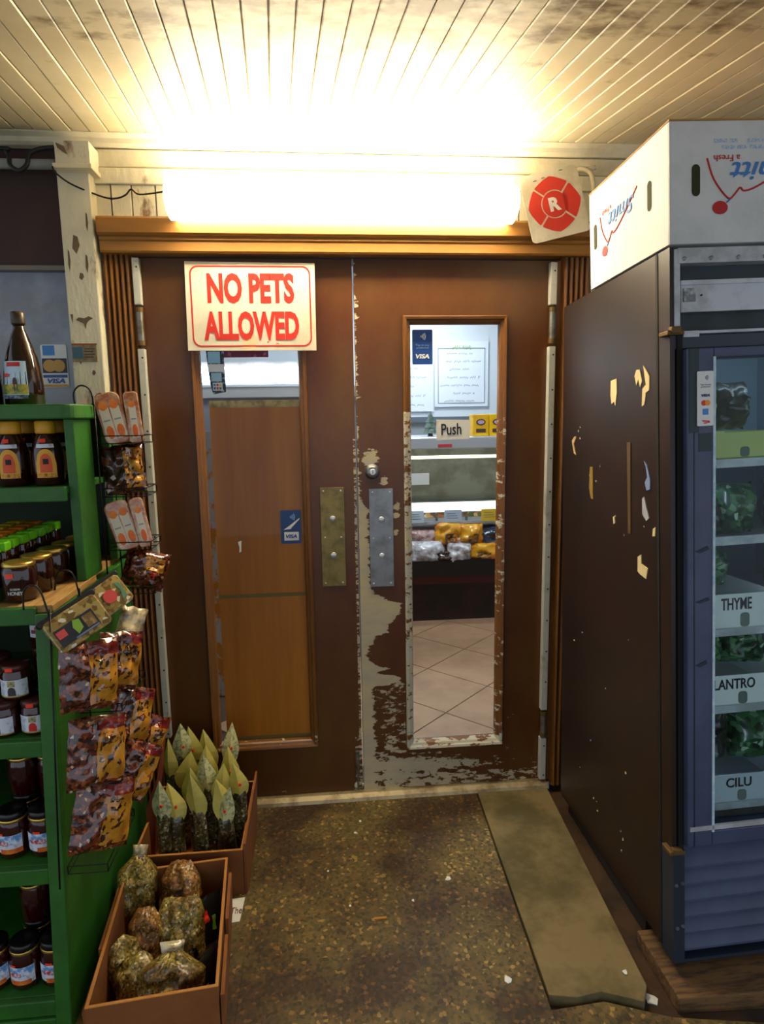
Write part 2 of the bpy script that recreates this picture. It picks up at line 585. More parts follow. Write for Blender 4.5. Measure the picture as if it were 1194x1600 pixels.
# rough torn hole in the post paint
hp = [(-.180, 1.812), (-.170, 1.820), (-.152, 1.817), (-.138, 1.824), (-.124, 1.817), (-.138, 1.810), (-.146, 1.800), (-.150, 1.782), (-.156, 1.800), (-.168, 1.806)]
B().prism(hp, -.0708, -.0695).build('paint_chip', M('bare_grey_wood', (104, 84, 62), .9), post)
B().prism([(-.19, 1.80), (-.187, 1.83), (-.196, 1.83)], -.0708, -.0695).build('paint_chip', MATS['bare_grey_wood'], post)
for (xx, zz, a, b_) in ((-.12, 2.12, .004, .03), (-.16, 2.05, .012, .03), (-.185, 2.0, .004, .035), (-.13, 1.99, .005, .03), (-.15, 1.95, .008, .012), (-.175, 1.68, .004, .012), (-.15, 1.70, .005, .01), (-.135, 1.64, .006, .009)):
    B().prism([(xx-a, zz-b_*.4), (xx, zz-b_), (xx+a, zz-b_*.1), (xx+a*.6, zz+b_*.8), (xx-a*.5, zz+b_)], -.0706, -.0695).build('paint_chip', MATS['bare_grey_wood'], post)


# fluted casings and head
def fluted(x0, x1, nm, label, n=5):
    pts = [(x0, -.0), (x0, -.016)]
    wid = (x1-x0-.012)/n
    for k in range(n):
        a = x0+.006+k*wid
        pts += [(a, -.014)]
        for j in range(7):
            t = math.pi*j/6
            pts.append((a+wid*(.08+.42*(1-math.cos(t))), -.016-.014*math.sin(t)))
        pts += [(a+wid*.97, -.014)]
    pts += [(x1, -.016), (x1, -.0)]
    pts = pts[::-1]
    return struct(B().prism(pts, 0, 2.035, 'z').build(nm, m_casing), label)


fluted(-.10, .0, 'trim_2', 'brown reeded door casing left of the doors')
fluted(1.492, 1.60, 'trim_3', 'brown reeded door casing right of the doors')
hd = [(0, 2.03), (-.052, 2.03), (-.056, 2.036), (-.056, 2.064), (-.062, 2.07), (-.062, 2.078), (-.072, 2.082), (-.078, 2.088), (-.078, 2.132), (-.072, 2.139), (0, 2.142)]
struct(B().prism(hd[::-1], -.09, 1.605, 'x').build('trim_4', m_header), 'mustard brown moulded head over the double doors')
# jambs behind the doors
jb = B().box(-.02, .003, -.0, .12, 0, 2.05).box(1.478, 1.50, 0, .12, 0, 2.05).box(-.02, 1.5, 0, .12, 2.028, 2.06)
struct(jb.build('trim_5', M('jamb_brown', (60, 32, 16), .5)), 'dark brown door jambs and head')


# ---- doors
def maskgrid(b, fn, res=.008):
    pass


def panel(name, x0, x1, z0, z1, parent, mask, y0=.0, y1=.042, mat=m_door, res=.008):
    b = B()
    nu, nv = max(1, int((x1-x0)/res)), max(1, int((z1-z0)/res))
    b.grid(lambda u, v: (x0+(x1-x0)*u, y0, z0+(z1-z0)*v), nu, nv)
    k = len(b.v)
    b.add([(x0, y0, z0), (x1, y0, z0), (x1, y1, z0), (x0, y1, z0), (x0, y0, z1), (x1, y0, z1), (x1, y1, z1), (x0, y1, z1)],
          [(0, 3, 2, 1), (4, 5, 6, 7), (1, 2, 6, 5), (2, 3, 7, 6), (3, 0, 4, 7)])
    o = b.build(name, mat, parent)
    a = o.data.attributes.new('peel', 'FLOAT', 'POINT')
    a.data.foreach_set('value', [mask(p[0], p[2]) for p in b.v])
    return o


def bead(P, Q, inward, parent, mask, width=.03, mat=m_bead):
    """one mitred length of glazing bead from P to Q (x,z), profile running towards 'inward'"""
    P, Q, I = np.array(P, float), np.array(Q, float), np.array(inward, float)
    T = (Q-P)/np.linalg.norm(Q-P)
    L = np.linalg.norm(Q-P)
    pr = [(0, .0), (.04, -.014), (.15, -.018), (.42, -.016), (.5, -.008), (.78, -.005), (.9, .002), (1, .016)]
    b = B()
    nv = max(2, int(L/.012))

    def fn(u, v):
        s, y = pr[int(round(u*7))]
        off = s*width
        a = P+T*(off+(L-2*off)*v)+I*off
        return (a[0], y, a[1])
    b.grid(fn, 7, nv)
    o = b.build('glazing_bead', mat, parent)
    at = o.data.attributes.new('peel', 'FLOAT', 'POINT')
    at.data.foreach_set('value', [mask(p[0], p[2]) for p in b.v])
    return o


def lerp_tab(tab, z):
    if z >= tab[0][0]: return tab[0][1]
    for (a, va), (b_, vb) in zip(tab, tab[1:]):
        if z >= b_:
            t = (a-z)/(a-b_)
            return va+(vb-va)*t
    return tab[-1][1]


edge2 = [(2.03, .748), (1.34, .75), (1.17, .757), (1.145, .782), (.86, .789), (.82, .795), (.79, .86), (.775, .905), (.74, .897), (.70, .86), (.66, .84), (.64, .80), (.60, .775), (.56, .775), (.535, .80), (.52, .85), (.50, .80), (.485, .895), (.46, .90), (.445, .79), (.20, .80), (.0, .80)]


def sm(t):
    return max(0., min(1., t))


def mask2(x, z):
    m = 0.
    e = lerp_tab(edge2, z)
    m = max(m, sm(.5+(e-x)/.055))
    if x < .754 and z < 1.45: m = max(m, .62)
    # speckled zone beside the glass, low down
    if z < .46 and x < .92: m = max(m, .44 if z > .2 else .5)
    # bottom rail: streaks thinning out to the right
    if z < .30:
        s = .5+.34*math.sin(z*95+x*3)*.8
        k = 1-sm((x-.95)/.42)
        band = 1-abs((z-.10)/.13)
        m = max(m, sm(band)*(.26+.66*k)*(.66+.55*s))
        if z < .075: m = max(m, .46+.16*k)
    # round the deadbolt and beside the plate
    for cx, cz, r in ((.79, 1.325, .03), (.845, 1.245, .016), (.89, 1.15, .014), (.885, 1.05, .012), (.885, 1.115, .012)):
        m = max(m, sm(.95-.45*math.hypot(x-cx, (z-cz)*1.0)/r))
    if x > 1.30 and z < .32 and x < 1.36: m = max(m, .3)
    return m*.95 if m > .02 else -.2


def mask1(x, z):
    if x > .728 and z < 1.4: return .5
    if x > .715 and z < .25: return .45
    if z < .05: return .25
    return -.25


def none_mask(x, z):
    return -.3


def plate(parent, x0, x1, z0, z1, mat):
    p = B().box(x0, x1, -.0035, .0005, z0, z1).build('push_plate', mat, parent, bevel=.001)
    cx = (x0+x1)/2
    for xx, zz, r in ((cx, z0+(z1-z0)*.69, .011), (cx, z0+(z1-z0)*.32, .011), (x0+.012, z1-.013, .0035), (x1-.012, z1-.013, .0035), (x0+.012, z0+.013, .0035), (x1-.012, z0+.013, .0035), (x0+.014, (z0+z1)/2, .0035), (x1-.014, (z0+z1)/2, .0035)):
        s = B().lathe([(r, 0), (r, .0015), (r*.75, .003 if r > .005 else .0018), (r*.2, .0035 if r > .005 else .002)], n=10)
        s.xf(Matrix.Translation((xx, -.0034, zz)) @ Matrix.Rotation(math.pi/2, 4, 'X'))
        s.build('screw', m_chrome, p, smooth=True)
    return p


def make_door(nm, x0, x1, ox0, ox1, oz0, oz1, mask, bmask, label):
    d = struct(thing(nm, label, None, (x0, 0, 0)), label)
    del_keys = [k for k in ('category',) if k in d]
    bz0, bz1 = oz0-.025, oz1+.03
    panel('stile', x0, ox0-.01, .014, 2.024, d, mask)
    panel('stile', ox1+.01, x1, .014, 2.024, d, mask)
    panel('rail', ox0-.01, ox1+.01, oz1+.01, 2.024, d, mask)
    panel('rail', ox0-.01, ox1+.01, .014, oz0-.01, d, mask)
    a0, a1, c0, c1 = ox0-.03, ox1+.03, oz0-.03, oz1+.03
    bead((a0, c0), (a0, c1), (1, 0), d, bmask)
    bead((a1, c1), (a1, c0), (-1, 0), d, bmask)
    bead((a0, c1), (a1, c1), (0, -1), d, bmask)
    bead((a1, c0), (a0, c0), (0, 1), d, bmask)
    B().box(ox0-.012, ox1+.012, .016, .020, oz0-.012, oz1+.012).build('pane', m_glass, d)
    return d


def bmask2(x, z):
    if x < .96: return .62 if z < 1.15 else (.52 if z < 1.5 else .1)
    if z < .25: return .55
    if x > 1.25: return .34 if z < 1.5 else -.2
    return -.2


def bmask1(x, z):
    return .28 if z < .3 else .05


door1 = make_door('door_1', .006, .741, .203, .542, .25, 1.80, mask1, bmask1, 'brown painted door leaf, glass covered by a board behind')
door2 = make_door('door_2', .747, 1.475, .948, 1.270, .213, 1.804, mask2, bmask2, 'brown painted door leaf with flaking paint and clear glass')
plate(door1, .607, .695, .854, 1.226, m_brass)
plate(door2, .787, .876, .845, 1.217, m_steel)
# deadbolt
db = B().lathe([(.028, 0), (.028, .004), (.022, .007), (.021, .016), (.018, .018)], n=24)
db.xf(Matrix.Translation((.801, .0, 1.28)) @ Matrix.Rotation(math.pi/2, 4, 'X'))
dbo = db.build('deadbolt', m_steel, door2, smooth=True)
kc = B().lathe([(.011, 0), (.011, .003), (.010, .004)], n=16)
kc.xf(Matrix.Translation((.801, -.0175, 1.28)) @ Matrix.Rotation(math.pi/2, 4, 'X'))
kc.build('key_cylinder', m_chrome, dbo)
B().box(.8, .802, -.0222, -.0212, 1.274, 1.286).build('keyway', m_black, dbo)
# flush bolt at the foot of the left leaf
B().box(.715, .730, -.012, .0, .10, .19).box(.719, .726, -.016, -.01, .03, .16).build('flush_bolt', m_hinge, door1, bevel=.002)
B().lathe([(.008, 0), (.008, .012), (.004, .014)], n=10).xf(Matrix.Translation((.716, -.001, .045)) @ Matrix.Rotation(math.pi/2, 4, 'X')).build('bolt_stop', m_strip, door1, smooth=True)
# paper-smear and cracks are left to the material


def weatherstrip(xa, xb, segs, hinges, label, nm):
    ws = struct(thing(nm, label, None, ((xa+xb)/2, -.03, 0)), label)
    for z0, z1 in segs:
        s = B().box(xa, xb, -.03, -.004, z0, z1).box(xa+.001, xb-.001, -.004, .0, z0, z1).build('metal_strip', m_strip, ws, bevel=.002)
        z = z1-.03
        while z > z0+.01:
            B().lathe([(.0032, 0), (.0032, .0012)], n=8).xf(Matrix.Translation(((xa+xb)/2+.003, -.0298, z)) @ Matrix.Rotation(math.pi/2, 4, 'X')).build('screw', m_screw, s)
            z -= .125
    for z0, z1 in hinges:
        h = B().lathe([(.0125, 0), (.0125, z1-z0)], c=((xa+xb)/2+.001, -.02, z0), n=12).build('hinge_knuckle', m_hinge, ws, smooth=False)
        for zz in (z0-.002, z1-.014):
            B().lathe([(.0138, 0), (.0138, .016)], c=((xa+xb)/2+.001, -.02, zz), n=12).build('hinge_end', m_rust, h)
    return ws


weatherstrip(.001, .024, [(1.868, 2.02), (.30, 1.722)], [(1.735, 1.858), (.12, .26)], 'white metal hinge strip with screws left of the doors', 'trim_6')
weatherstrip(1.449, 1.473, [(1.868, 2.014), (.325, 1.722), (.03, .205)], [(1.735, 1.858), (.215, .315)], 'white metal hinge strip with screws right of the doors', 'trim_7')
B().box(1.474, 1.493, -.012, .0, .02, 2.02).build('trim_8', m_casing)
struct(bpy.data.objects['trim_8'], 'narrow brown stop beside the right hinge strip')
B().box(-.001, .0012, -.012, .0, .02, 2.02).build('trim_9', m_casing)
struct(bpy.data.objects['trim_9'], 'narrow brown stop beside the left hinge strip')

# ---- window left of the post
win = struct(thing('window_1', 'grey window pane left of the white post', None, (-.8, .05, 1.5)), 'grey window pane left of the white post')
B().box(-1.36, -.21, .04, .046, 1.5, 1.99).build('pane', M('grey_pane', (158, 166, 178), .35, c2=(132, 136, 146), ns=2.5, world=True), win)
B().box(-1.4, -.21, -.01, .05, 1.48, 1.51).build('window_sill', m_brown_wall, win)
B().box(-1.4, -.2, .0, .05, 1.985, 2.0).build('window_head', M('head_grey', (120, 112, 100), .6), win)
B().box(-.218, -.2, -.0, .05, 1.5, 1.99).build('window_stile', m_brown_wall, win)

# ---- shop interior shell
f2 = struct(B().box(-1.4, 3.2, .1, 3.7, -.05, -.004).build('floor', m_grout), 'shop floor seen through the door glass')
S = .575/math.sqrt(2)
th0 = B().box(-S/2+.003, S/2-.003, -S/2+.003, S/2-.003, -.006, .0).xf(Matrix.Rotation(math.pi/4, 4, 'Z')).build('tile', m_tile, f2)
cnt = 0
for i in range(-8, 12):
    for j in range(-4, 14):
        # lines y-x = .03+.575 i, x+y = 1.855+.575 j
        dv, sv = .03+.575*(i+.5), 1.855+.575*(j+.5)
        xx, yy = (sv-dv)/2, (sv+dv)/2
        if .3 < xx < 2.5 and .33 < yy < 2.6:
            t = th0 if cnt == 0 else th0.copy()
            if cnt:
                COL.objects.link(t); t.parent = f2; t.matrix_parent_inverse = th0.matrix_parent_inverse
            t.location = (xx, yy, 0)
            cnt += 1
struct(B().box(-1.4, 3.2, 3.6, 3.7, -.05, 2.7).build('wall_far', m_shopwall), 'pale wall at the back of the shop')
struct(B().box(-1.5, -1.4, .1, 3.7, -.05, 2.7).build('wall_left', m_shopwall))
struct(B().box(3.2, 3.3, .1, 3.7, -.05, 2.7).build('wall_right', m_shopwall))
struct(B().box(-1.5, 3.3, .1, 3.7, 2.65, 2.72).build('ceiling', m_shopwall))
for lx, ly, wh in ((1.5, 1.1, 'nearest the doors'), (1.5, 2.9, 'by the menu boards'), (.1, 2.0, 'over the grey cabinet')):
    t = thing('ceiling_light', 'white panel light on the shop ceiling '+wh, 'light', (lx, ly, 2.6), 'panel lights on the shop ceiling')
    B().box(lx-.32, lx+.32, ly-.17, ly+.17, 2.615, 2.65).build('frame', m_alu, t, bevel=.004)
    B().box(lx-.3, lx+.3, ly-.15, ly+.15, 2.605, 2.616).build('diffuser', M('shop_diffuser', (238, 246, 255), .5, emit=SHOP), t)


# ================================================================== PORCH THINGS
# ---- fluorescent wrap-round fixture over the door head
m_diff = M('fluorescent_diffuser', (255, 240, 206), .4, emit=LAMP)
lt = thing('fluorescent_light', 'long glowing fluorescent fixture with ribbed diffuser over the doors', 'light', (.72, -.02, 2.12))
B().box(.17, 1.27, -.05, -.03, 2.145, 2.235).build('housing', m_alu, lt, bevel=.003)
pf = [(-.05, 2.238)]
for j in range(13):
    a = math.pi*j/12
    pf.append((-.05-.115*(math.sin(a)**.6), 2.182+.056*math.cos(a)))
pf.append((-.05, 2.126))
B().prism(pf[::-1], .168, 1.272, 'x').build('diffuser', m_diff, lt)
for xa, xb in ((.148, .168), (1.272, 1.292)):
    q = [(y*1.04+.002, (z-2.182)*1.05+2.182) for y, z in pf]
    B().prism(q[::-1], xa, xb, 'x').build('end_cap', M('lamp_end_cap', (250, 240, 210), .4, emit=3.0), lt, bevel=.003)

# ---- round-emblem sign, hung crooked
RC = (1.432, -.099, 2.186)
ang = math.radians(13.5)
Rm = Matrix.Translation(RC) @ Matrix.Rotation(-ang, 4, 'Y') @ Matrix.Rotation(math.radians(-4), 4, 'X')
rs = thing('emblem_sign', 'crooked white sign with red cross emblem and letter R by the lamp', 'sign', (RC[0], RC[1], RC[2]-.1))


def on(m, pts):
    return [tuple(m @ Vector(p)) for p in pts]


b = B().prism(rrect(-.103, .103, -.112, .112, .014)[::-1], 0, .003); b.xf(Rm).build('plate', M('sign_plate_white', (222, 216, 198), .5, c2=(196, 186, 160), ns=6, world=True), rs)
NL = 24
for q in range(4):
    pts = []
    a0 = math.pi/2*q
    for j in range(NL+1):
        t = -math.pi/4+math.pi/2*j/NL
        tt = abs(t)/(math.pi/4)
        rad = .095-.010*tt-.004*math.sin(math.pi*min(1, tt*1.1))-.002*math.exp(-(tt/.2)**2)
        pts.append((rad*math.cos(t), rad*math.sin(t)))
    # cut the diagonal gaps
    pts = [(x_, max(-x_+.0045, min(x_-.0045, y_))) for x_, y_ in pts]
    inn = []
    for j in range(NL+1):
        t = math.pi/4-math.pi/2*j/NL
        inn.append((.0475*math.cos(t), .0475*math.sin(t)))
    inn = [(x_, max(-x_+.0045, min(x_-.0045, y_))) for x_, y_ in inn]
    poly = pts+inn
    poly = [(x_*math.cos(a0)-y_*math.sin(a0), x_*math.sin(a0)+y_*math.cos(a0)) for x_, y_ in poly]
    B().prism(poly[::-1], -.0012, .0002).xf(Rm).build('emblem_arm', m_red2, rs)
B().prism([(.0435*math.cos(2*math.pi*j/32), .0435*math.sin(2*math.pi*j/32)) for j in range(32)][::-1], -.0012, .0002).xf(Rm).build('emblem_disc', m_red2, rs)
ux, uy = Rm.to_3x3() @ Vector((1, 0, 0)), Rm.to_3x3() @ Vector((0, 0, 1))
text('R', Rm @ Vector((0, -.0014, 0)), ux, uy, .046, .04, m_white, rs, bold=.045)
for xx, zz in ((-.02, .092), (-.05, .088), (.045, .104), (.0, -.09), (.0, .06)):
    B().box(xx-.006, xx+.006, -.0012, .0, zz-.0012, zz+.0012).xf(Rm).build('scuff', M('scuff_grey', (70, 84, 100), .6), rs)

# ---- NO PETS ALLOWED sign
sg = thing('no_pets_sign', 'white sign with red border reading NO PETS ALLOWED on the left door', 'sign', (.39, -.025, 1.712))
nx0, nx1, nz0, nz1 = .170, .612, 1.713, 2.009
B().prism([(nx0, nz0+.002), (nx1-.002, nz0), (nx1, nz1-.004), (nx0+.004, nz1)][::-1], -.0285, -.0255).build('plate', m_signwhite, sg)
B().box(nx0+.02, nx1-.02, -.0255, -.0185, nz0+.02, nz1-.02).build('mount', m_signwhite, sg)
B().ring(rrect(.188, .596, 1.727, 1.996, .028, 6)[::-1], rrect(.193, .591, 1.732, 1.991, .024, 6)[::-1], -.0291, -.0284).build('red_border', m_red, sg)
text('NO PETS', (.392, -.0284, 1.922), (1, 0, 0), (0, 0, 1), .100, .295, m_red, sg, bold=.042)
text('ALLOWED', (.390, -.0284, 1.797), (1, 0, 0), (0, 0, 1), .098, .325, m_red, sg, bold=.042)
B().prism([(.355, 1.714), (.395, 1.714), (.402, 1.735), (.408, 1.75), (.395, 1.775), (.358, 1.772)][::-1], -.0289, -.0284).build('tape_patch', M('clear_tape', (232, 208, 160), .35), sg)
for xx, zz, w_, h_ in ((.47, 1.736, .012, .003), (.44, 1.741, .006, .004), (.50, 1.73, .02, .002)):
    B().prism([(xx, zz), (xx+w_, zz+h_*.2), (xx+w_*.8, zz+h_), (xx+.2*w_, zz+h_*.8)][::-1], -.0292, -.0284).build('scuff', M('sign_scuff', (150, 96, 60), .7), sg)


# ---- decals and papers on the door glass
def waves(c, s, parent, mat, flip=1, y=None):
    for k in range(4):
        r = s*(.28+.24*k)
        P = []
        for j in range(9):
            a = math.radians(-35+70*j/8)
            P.append((c[0]+flip*r*math.cos(a), c[1]+r*math.sin(a)))
        for j in range(9):
            a = math.radians(35-70*j/8)
            P.append((c[0]+flip*(r-s*.11)*math.cos(a), c[1]+(r-s*.11)*math.sin(a)))
        B().prism(P[::-1], y-.0005, y+.0002).build('wave_mark', mat, parent)


st = thing('door_sticker', 'blue card sticker in the top corner of the right door glass', 'sticker', (.992, .015, 1.665))
B().prism(rrect(.955, 1.029, 1.665, 1.788, .004)[::-1], .0145, .0158).build('backing', m_blue, st)
waves((.982, 1.764), .022, st, m_white, 1, .0144)
text('Tap to pay\npreferred', (.992, .0144, 1.728), (1, 0, 0), (0, 0, 1), .018, .05, M('pale_blue_print', (150, 186, 232), .5), st)
text('VISA', (.992, .0144, 1.694), (1, 0, 0), (0, 0, 1), .016, .05, m_white, st, bold=.04, shear=.2)
st = thing('door_sticker', 'small scratched blue card sticker on the left door glass', 'sticker', (.497, .015, 1.018))
B().prism(rrect(.459, .533, 1.018, 1.143, .004)[::-1], .0145, .0158).build('backing', M('decal_blue_dark', (26, 62, 120), .4), st)
waves((.49, 1.118), .022, st, M('pale_blue_print', (150, 186, 232), .5), 1, .0144)
B().box(.471, .524, .0139, .0148, 1.03, 1.062).build('label', m_paper, st)
text('VISA', (.497, .0139, 1.046), (1, 0, 0), (0, 0, 1), .014, .042, m_blue, st, bold=.04, shear=.2)
B().prism([(.468, 1.07), (.49, 1.085), (.53, 1.115), (.527, 1.108), (.5, 1.08), (.495, 1.073), (.48, 1.072)][::-1], .0138, .0148).build('scratch', m_paper, st)
pu = thing('push_notice', 'white paper on the right door glass with handwritten Push', 'notice', (1.106, .013, 1.39))
B().prism([(1.042, 1.390), (1.167, 1.393), (1.170, 1.463), (1.042, 1.466)][::-1], .0135, .0155).build('paper', m_paper, pu)
text('Push', (1.098, .0134, 1.430), (1, .0, .03), (-.02, 0, 1), .042, .075, m_ink, pu, bold=.012)
cd = thing('card_decals', 'dark strip of small payment decals at the top left of the left door glass', 'sticker', (.255, .014, 1.55))
B().prism([(.222, 1.72), (.283, 1.72), (.285, 1.575), (.24, 1.567), (.232, 1.60), (.226, 1.66)][::-1], .0142, .0156).build('backing', M('decal_navy', (26, 36, 60), .4, c2=(150, 170, 190), ns=90, lo=.55, hi=.62, world=True), cd)
for x0_, x1_, z0_, z1_, c in ((.228, .27, 1.675, 1.715, (150, 200, 226)), (.226, .282, 1.645, 1.672, (225, 235, 240)), (.236, .272, 1.612, 1.642, (150, 200, 226)), (.24, .274, 1.58, 1.608, (190, 206, 220))):
    B().box(x0_, x1_, .0136, .0145, z0_, z1_).build('decal', M('decal_%d_%d' % (c[0], c[1]), c, .4), cd)
for k, c in enumerate([(40, 130, 200), (210, 50, 60), (214, 190, 110), (40, 90, 170), (205, 60, 60), (40, 110, 90)]):
    B().box(.243+.010*(k % 3), .250+.010*(k % 3), .0130, .0138, 1.596-.012*(k//3), 1.604-.012*(k//3)).build('card_mark', M('cm%d' % k, c, .4), cd)
# white fleck on the left pane
tag(single(B().prism([(.300, 1.03), (.305, 1.012), (.304, .99), (.311, .995), (.312, 1.02), (.314, 1.035)][::-1], .0142, .0156).build('paper_fleck', m_paper), 'tiny white paper scrap stuck on the left door glass', 'paper scrap'))

# ---- window decals, post sticker
wd = thing('window_decal', 'stack of payment card decals on the grey window behind the tall bottle', 'sticker', (-.30, .037, 1.585))
B().prism(rrect(-.345, -.258, 1.598, 1.745, .006)[::-1], .037, .0395).build('backing', m_paper, wd)
B().box(-.338, -.298, .0362, .0372, 1.708, 1.742).build('blue_mark', M('decal_blue2', (60, 130, 200), .4), wd)
B().box(-.343, -.26, .0362, .0372, 1.648, 1.698).build('dark_field', M('decal_black', (30, 34, 50), .4), wd)
for cx in (-.318, -.288):
    B().prism([(cx+.022*math.cos(2*math.pi*j/20), 1.673+.021*math.sin(2*math.pi*j/20)) for j in range(20)][::-1], .0354-(.0004 if cx > -.3 else 0), .0366).build('disc_mark', M('decal_gold', (196, 150, 50), .4), wd)
B().box(-.343, -.262, .0362, .0372, 1.632, 1.642).build('blue_band', m_blue, wd)
text('VISA', (-.30, .0365, 1.621), (1, 0, 0), (0, 0, 1), .017, .06, m_blue, wd, bold=.03, shear=.2)
B().box(-.343, -.262, .0362, .0372, 1.600, 1.609).build('gold_band', M('decal_gold', (196, 150, 50), .4), wd)
ps = thing('post_sticker', 'faded blue and tan sticker on the white post', 'sticker', (-.158, -.0725, 1.678))
B().box(-.200, -.120, -.0722, -.0702, 1.676, 1.736).build('backing', M('faded_tan', (140, 124, 92), .7, c2=(116, 100, 70), ns=30, world=True), ps)
B().box(-.197, -.165, -.0732, -.0722, 1.688, 1.724).build('blue_mark', M('faded_blue', (52, 92, 110), .6), ps)
for k in range(4):
    B().box(-.160, -.125-.006*(k % 2), -.0732, -.0722, 1.717-.009*k, 1.720-.009*k).build('text_line', M('faded_ink', (66, 58, 44), .7), ps)
B().box(-.2, -.118, -.0732, -.0722, 1.731, 1.736).build('red_band', M('faded_red', (140, 70, 56), .7), ps)

# ---- wires, junction box, conduits
jn = thing('junction_box', 'peeling white wooden block on top of the post', 'box', (-.137, -.1, 2.273))
B().box(-.19, -.084, -.105, .0, 2.283, 2.352).build('body', m_white_old, jn, bevel=.002)
B().box(-.197, -.078, -.115, .0, 2.268, 2.283).build('ledge', m_white_clean, jn, bevel=.002)
B().prism([(-.185, 2.345), (-.16, 2.335), (-.15, 2.31), (-.165, 2.318), (-.18, 2.33)][::-1], -.107, -.104).build('dark_stain', M('bare_grey_wood', (104, 84, 62), .9), jn)


def curve_pts(P, n=6):
    P = [Vector(p) for p in P]
    out = []
    for i in range(len(P)-1):
        p0, p1, p2, p3 = P[max(i-1, 0)], P[i], P[i+1], P[min(i+2, len(P)-1)]
        for j in range(n):
            t = j/n
            out.append(.5*((2*p1)+(-p0+p2)*t+(2*p0-5*p1+4*p2-p3)*t*t+(-p0+3*p1-3*p2+p3)*t**3))
    out.append(P[-1])
    return out


wr = B().tube(curve_pts([(-.195, -.118, 2.27), (-.185, -.12, 2.25), (-.15, -.085, 2.228), (-.07, -.045, 2.205), (-.03, -.04, 2.203), (.0, -.038, 2.215), (.018, -.036, 2.233), (.04, -.036, 2.218), (.09, -.036, 2.222), (.15, -.045, 2.23)]), .0028)
single(wr.build('lamp_cable', m_wire, smooth=True), 'thin dark cable drooping from the post to the fluorescent light', 'cable')
cw = B().tube(curve_pts([(1.60, -.03, 2.33), (1.52, -.03, 2.315), (1.545, -.05, 2.318), (1.575, -.055, 2.30), (1.588, -.05, 2.25), (1.592, -.035, 2.20)]), .008)
single(cw.build('conduit_pipe', m_white_clean, smooth=True), 'bent cream conduit behind the crooked emblem sign', 'pipe')
cp = thing('conduit_pipe', 'grey conduit with looped dark cable left of the post top', 'pipe', (-.5, -.06, 2.28))
B().tube([(-1.3, -.05, 2.296), (-.21, -.05, 2.30)], .016, 10).build('pipe', M('conduit_grey', (150, 156, 160), .5), cp, smooth=True)
B().tube(curve_pts([(-1.2, -.07, 2.33), (-.42, -.08, 2.335), (-.345, -.08, 2.325), (-.335, -.085, 2.285), (-.31, -.085, 2.268), (-.285, -.085, 2.285), (-.275, -.08, 2.32), (-.24, -.08, 2.335), (-.20, -.08, 2.34)]), .007).build('cable', m_black, cp, smooth=True)

# ---- tall glass-door cooler (leans a little to the left and back)
FO = Vector((1.499, -.928, .06))
FV = Vector((-.035, .041, 1)).normalized()
FU = Vector((1, 0, .035)).normalized()
FN = FU.cross(FV).normalized()
FU = FV.cross(FN).normalized()
# local: x = u (right), y = into the cooler (-n), z = v (up)
FT = Matrix(((FU.x, -FN.x, FV.x, FO.x), (FU.y, -FN.y, FV.y, FO.y), (FU.z, -FN.z, FV.z, FO.z), (0, 0, 0, 1)))
fr = thing('display_cooler', 'tall brown-sided cooler with slate-blue glass door on the right', 'cooler', (1.83, -.55, .05))
FW = .68
DB, DT = .80, .66     # depth at the bottom and at the top


def fb(*a):
    return B().box(*a)


def fbuild(b, name, mat, parent=fr, **k):
    return b.xf(FT).build(name, mat, parent, **k)


fbuild(B().hexa([(0, .06, 0), (.022, .06, 0), (.022, DB, 0), (0, DB, 0), (0, .06, 1.80), (.022, .06, 1.80), (.022, DT, 1.80), (0, DT, 1.80)]), 'side_panel', m_fside)
fbuild(B().hexa([(FW-.022, .06, 0), (FW, .06, 0), (FW, DB, 0), (FW-.022, DB, 0), (FW-.022, .06, 1.80), (FW, .06, 1.80), (FW, DT, 1.80), (FW-.022, DT, 1.80)]), 'side_panel', m_fside)
fbuild(B().hexa([(.022, DB-.03, 0), (FW-.022, DB-.03, 0), (FW-.022, DB, 0), (.022, DB, 0), (.022, DT-.03, 1.78), (FW-.022, DT-.03, 1.78), (FW-.022, DT, 1.78), (.022, DT, 1.78)]), 'back_panel', m_fside)
fbuild(fb(.022, FW-.022, .06, DT-.03, 1.775, 1.8), 'top_panel', m_fside)
fbuild(fb(.022, FW-.022, .07, DT-.02, .30, .33), 'cabinet_floor', m_alu)
m_liner = M('cooler_liner', (150, 168, 180), .5)
fbuild(B().box(.022, .03, .075, DT-.04, .33, 1.60).box(FW-.03, FW-.022, .075, DT-.04, .33, 1.60).box(.03, FW-.03, DT-.05, DT-.04, .33, 1.6).box(.022, FW-.022, .075, DT-.04, 1.6, 1.615), 'liner', m_liner)
# front frame: brown corner strip then dark gap
fbuild(fb(0, .012, 0.0, .06, .30, 1.605), 'corner_strip', m_fside)
fbuild(fb(0, .010, .0, .06, 1.615, 1.80), 'corner_strip', m_fside)
fbuild(fb(.010, .024, -.004, .06, 1.612, 1.795), 'light_box_edge', m_alu, bevel=.002)
fbuild(B().box(.024, FW, .025, .035, 1.61, 1.79), 'light_box_back', M('lightbox_dark', (40, 54, 60), .5, c2=(26, 38, 40), ns=8, world=True))
tr = fbuild(fb(.018, FW, -.006, .03, 1.762, 1.797), 'top_rail', m_alu, bevel=.002)
for u in (.033, .098, .165, .23):
    fbuild(B().lathe([(.005, 0), (.005, .002), (.003, .003)], n=10).xf(Matrix.Translation((u, -.006, 1.772)) @ Matrix.Rotation(math.pi/2, 4, 'X')), 'rivet', m_steel, tr)
lb = fbuild(B().box(.028, FW-.02, .002, .028, 1.655, 1.722), 'lamp_holder', m_alu, bevel=.003)
fbuild(B().box(.026, FW-.02, -.003, .004, 1.714, 1.724), 'lamp_lip', m_alu, lb)
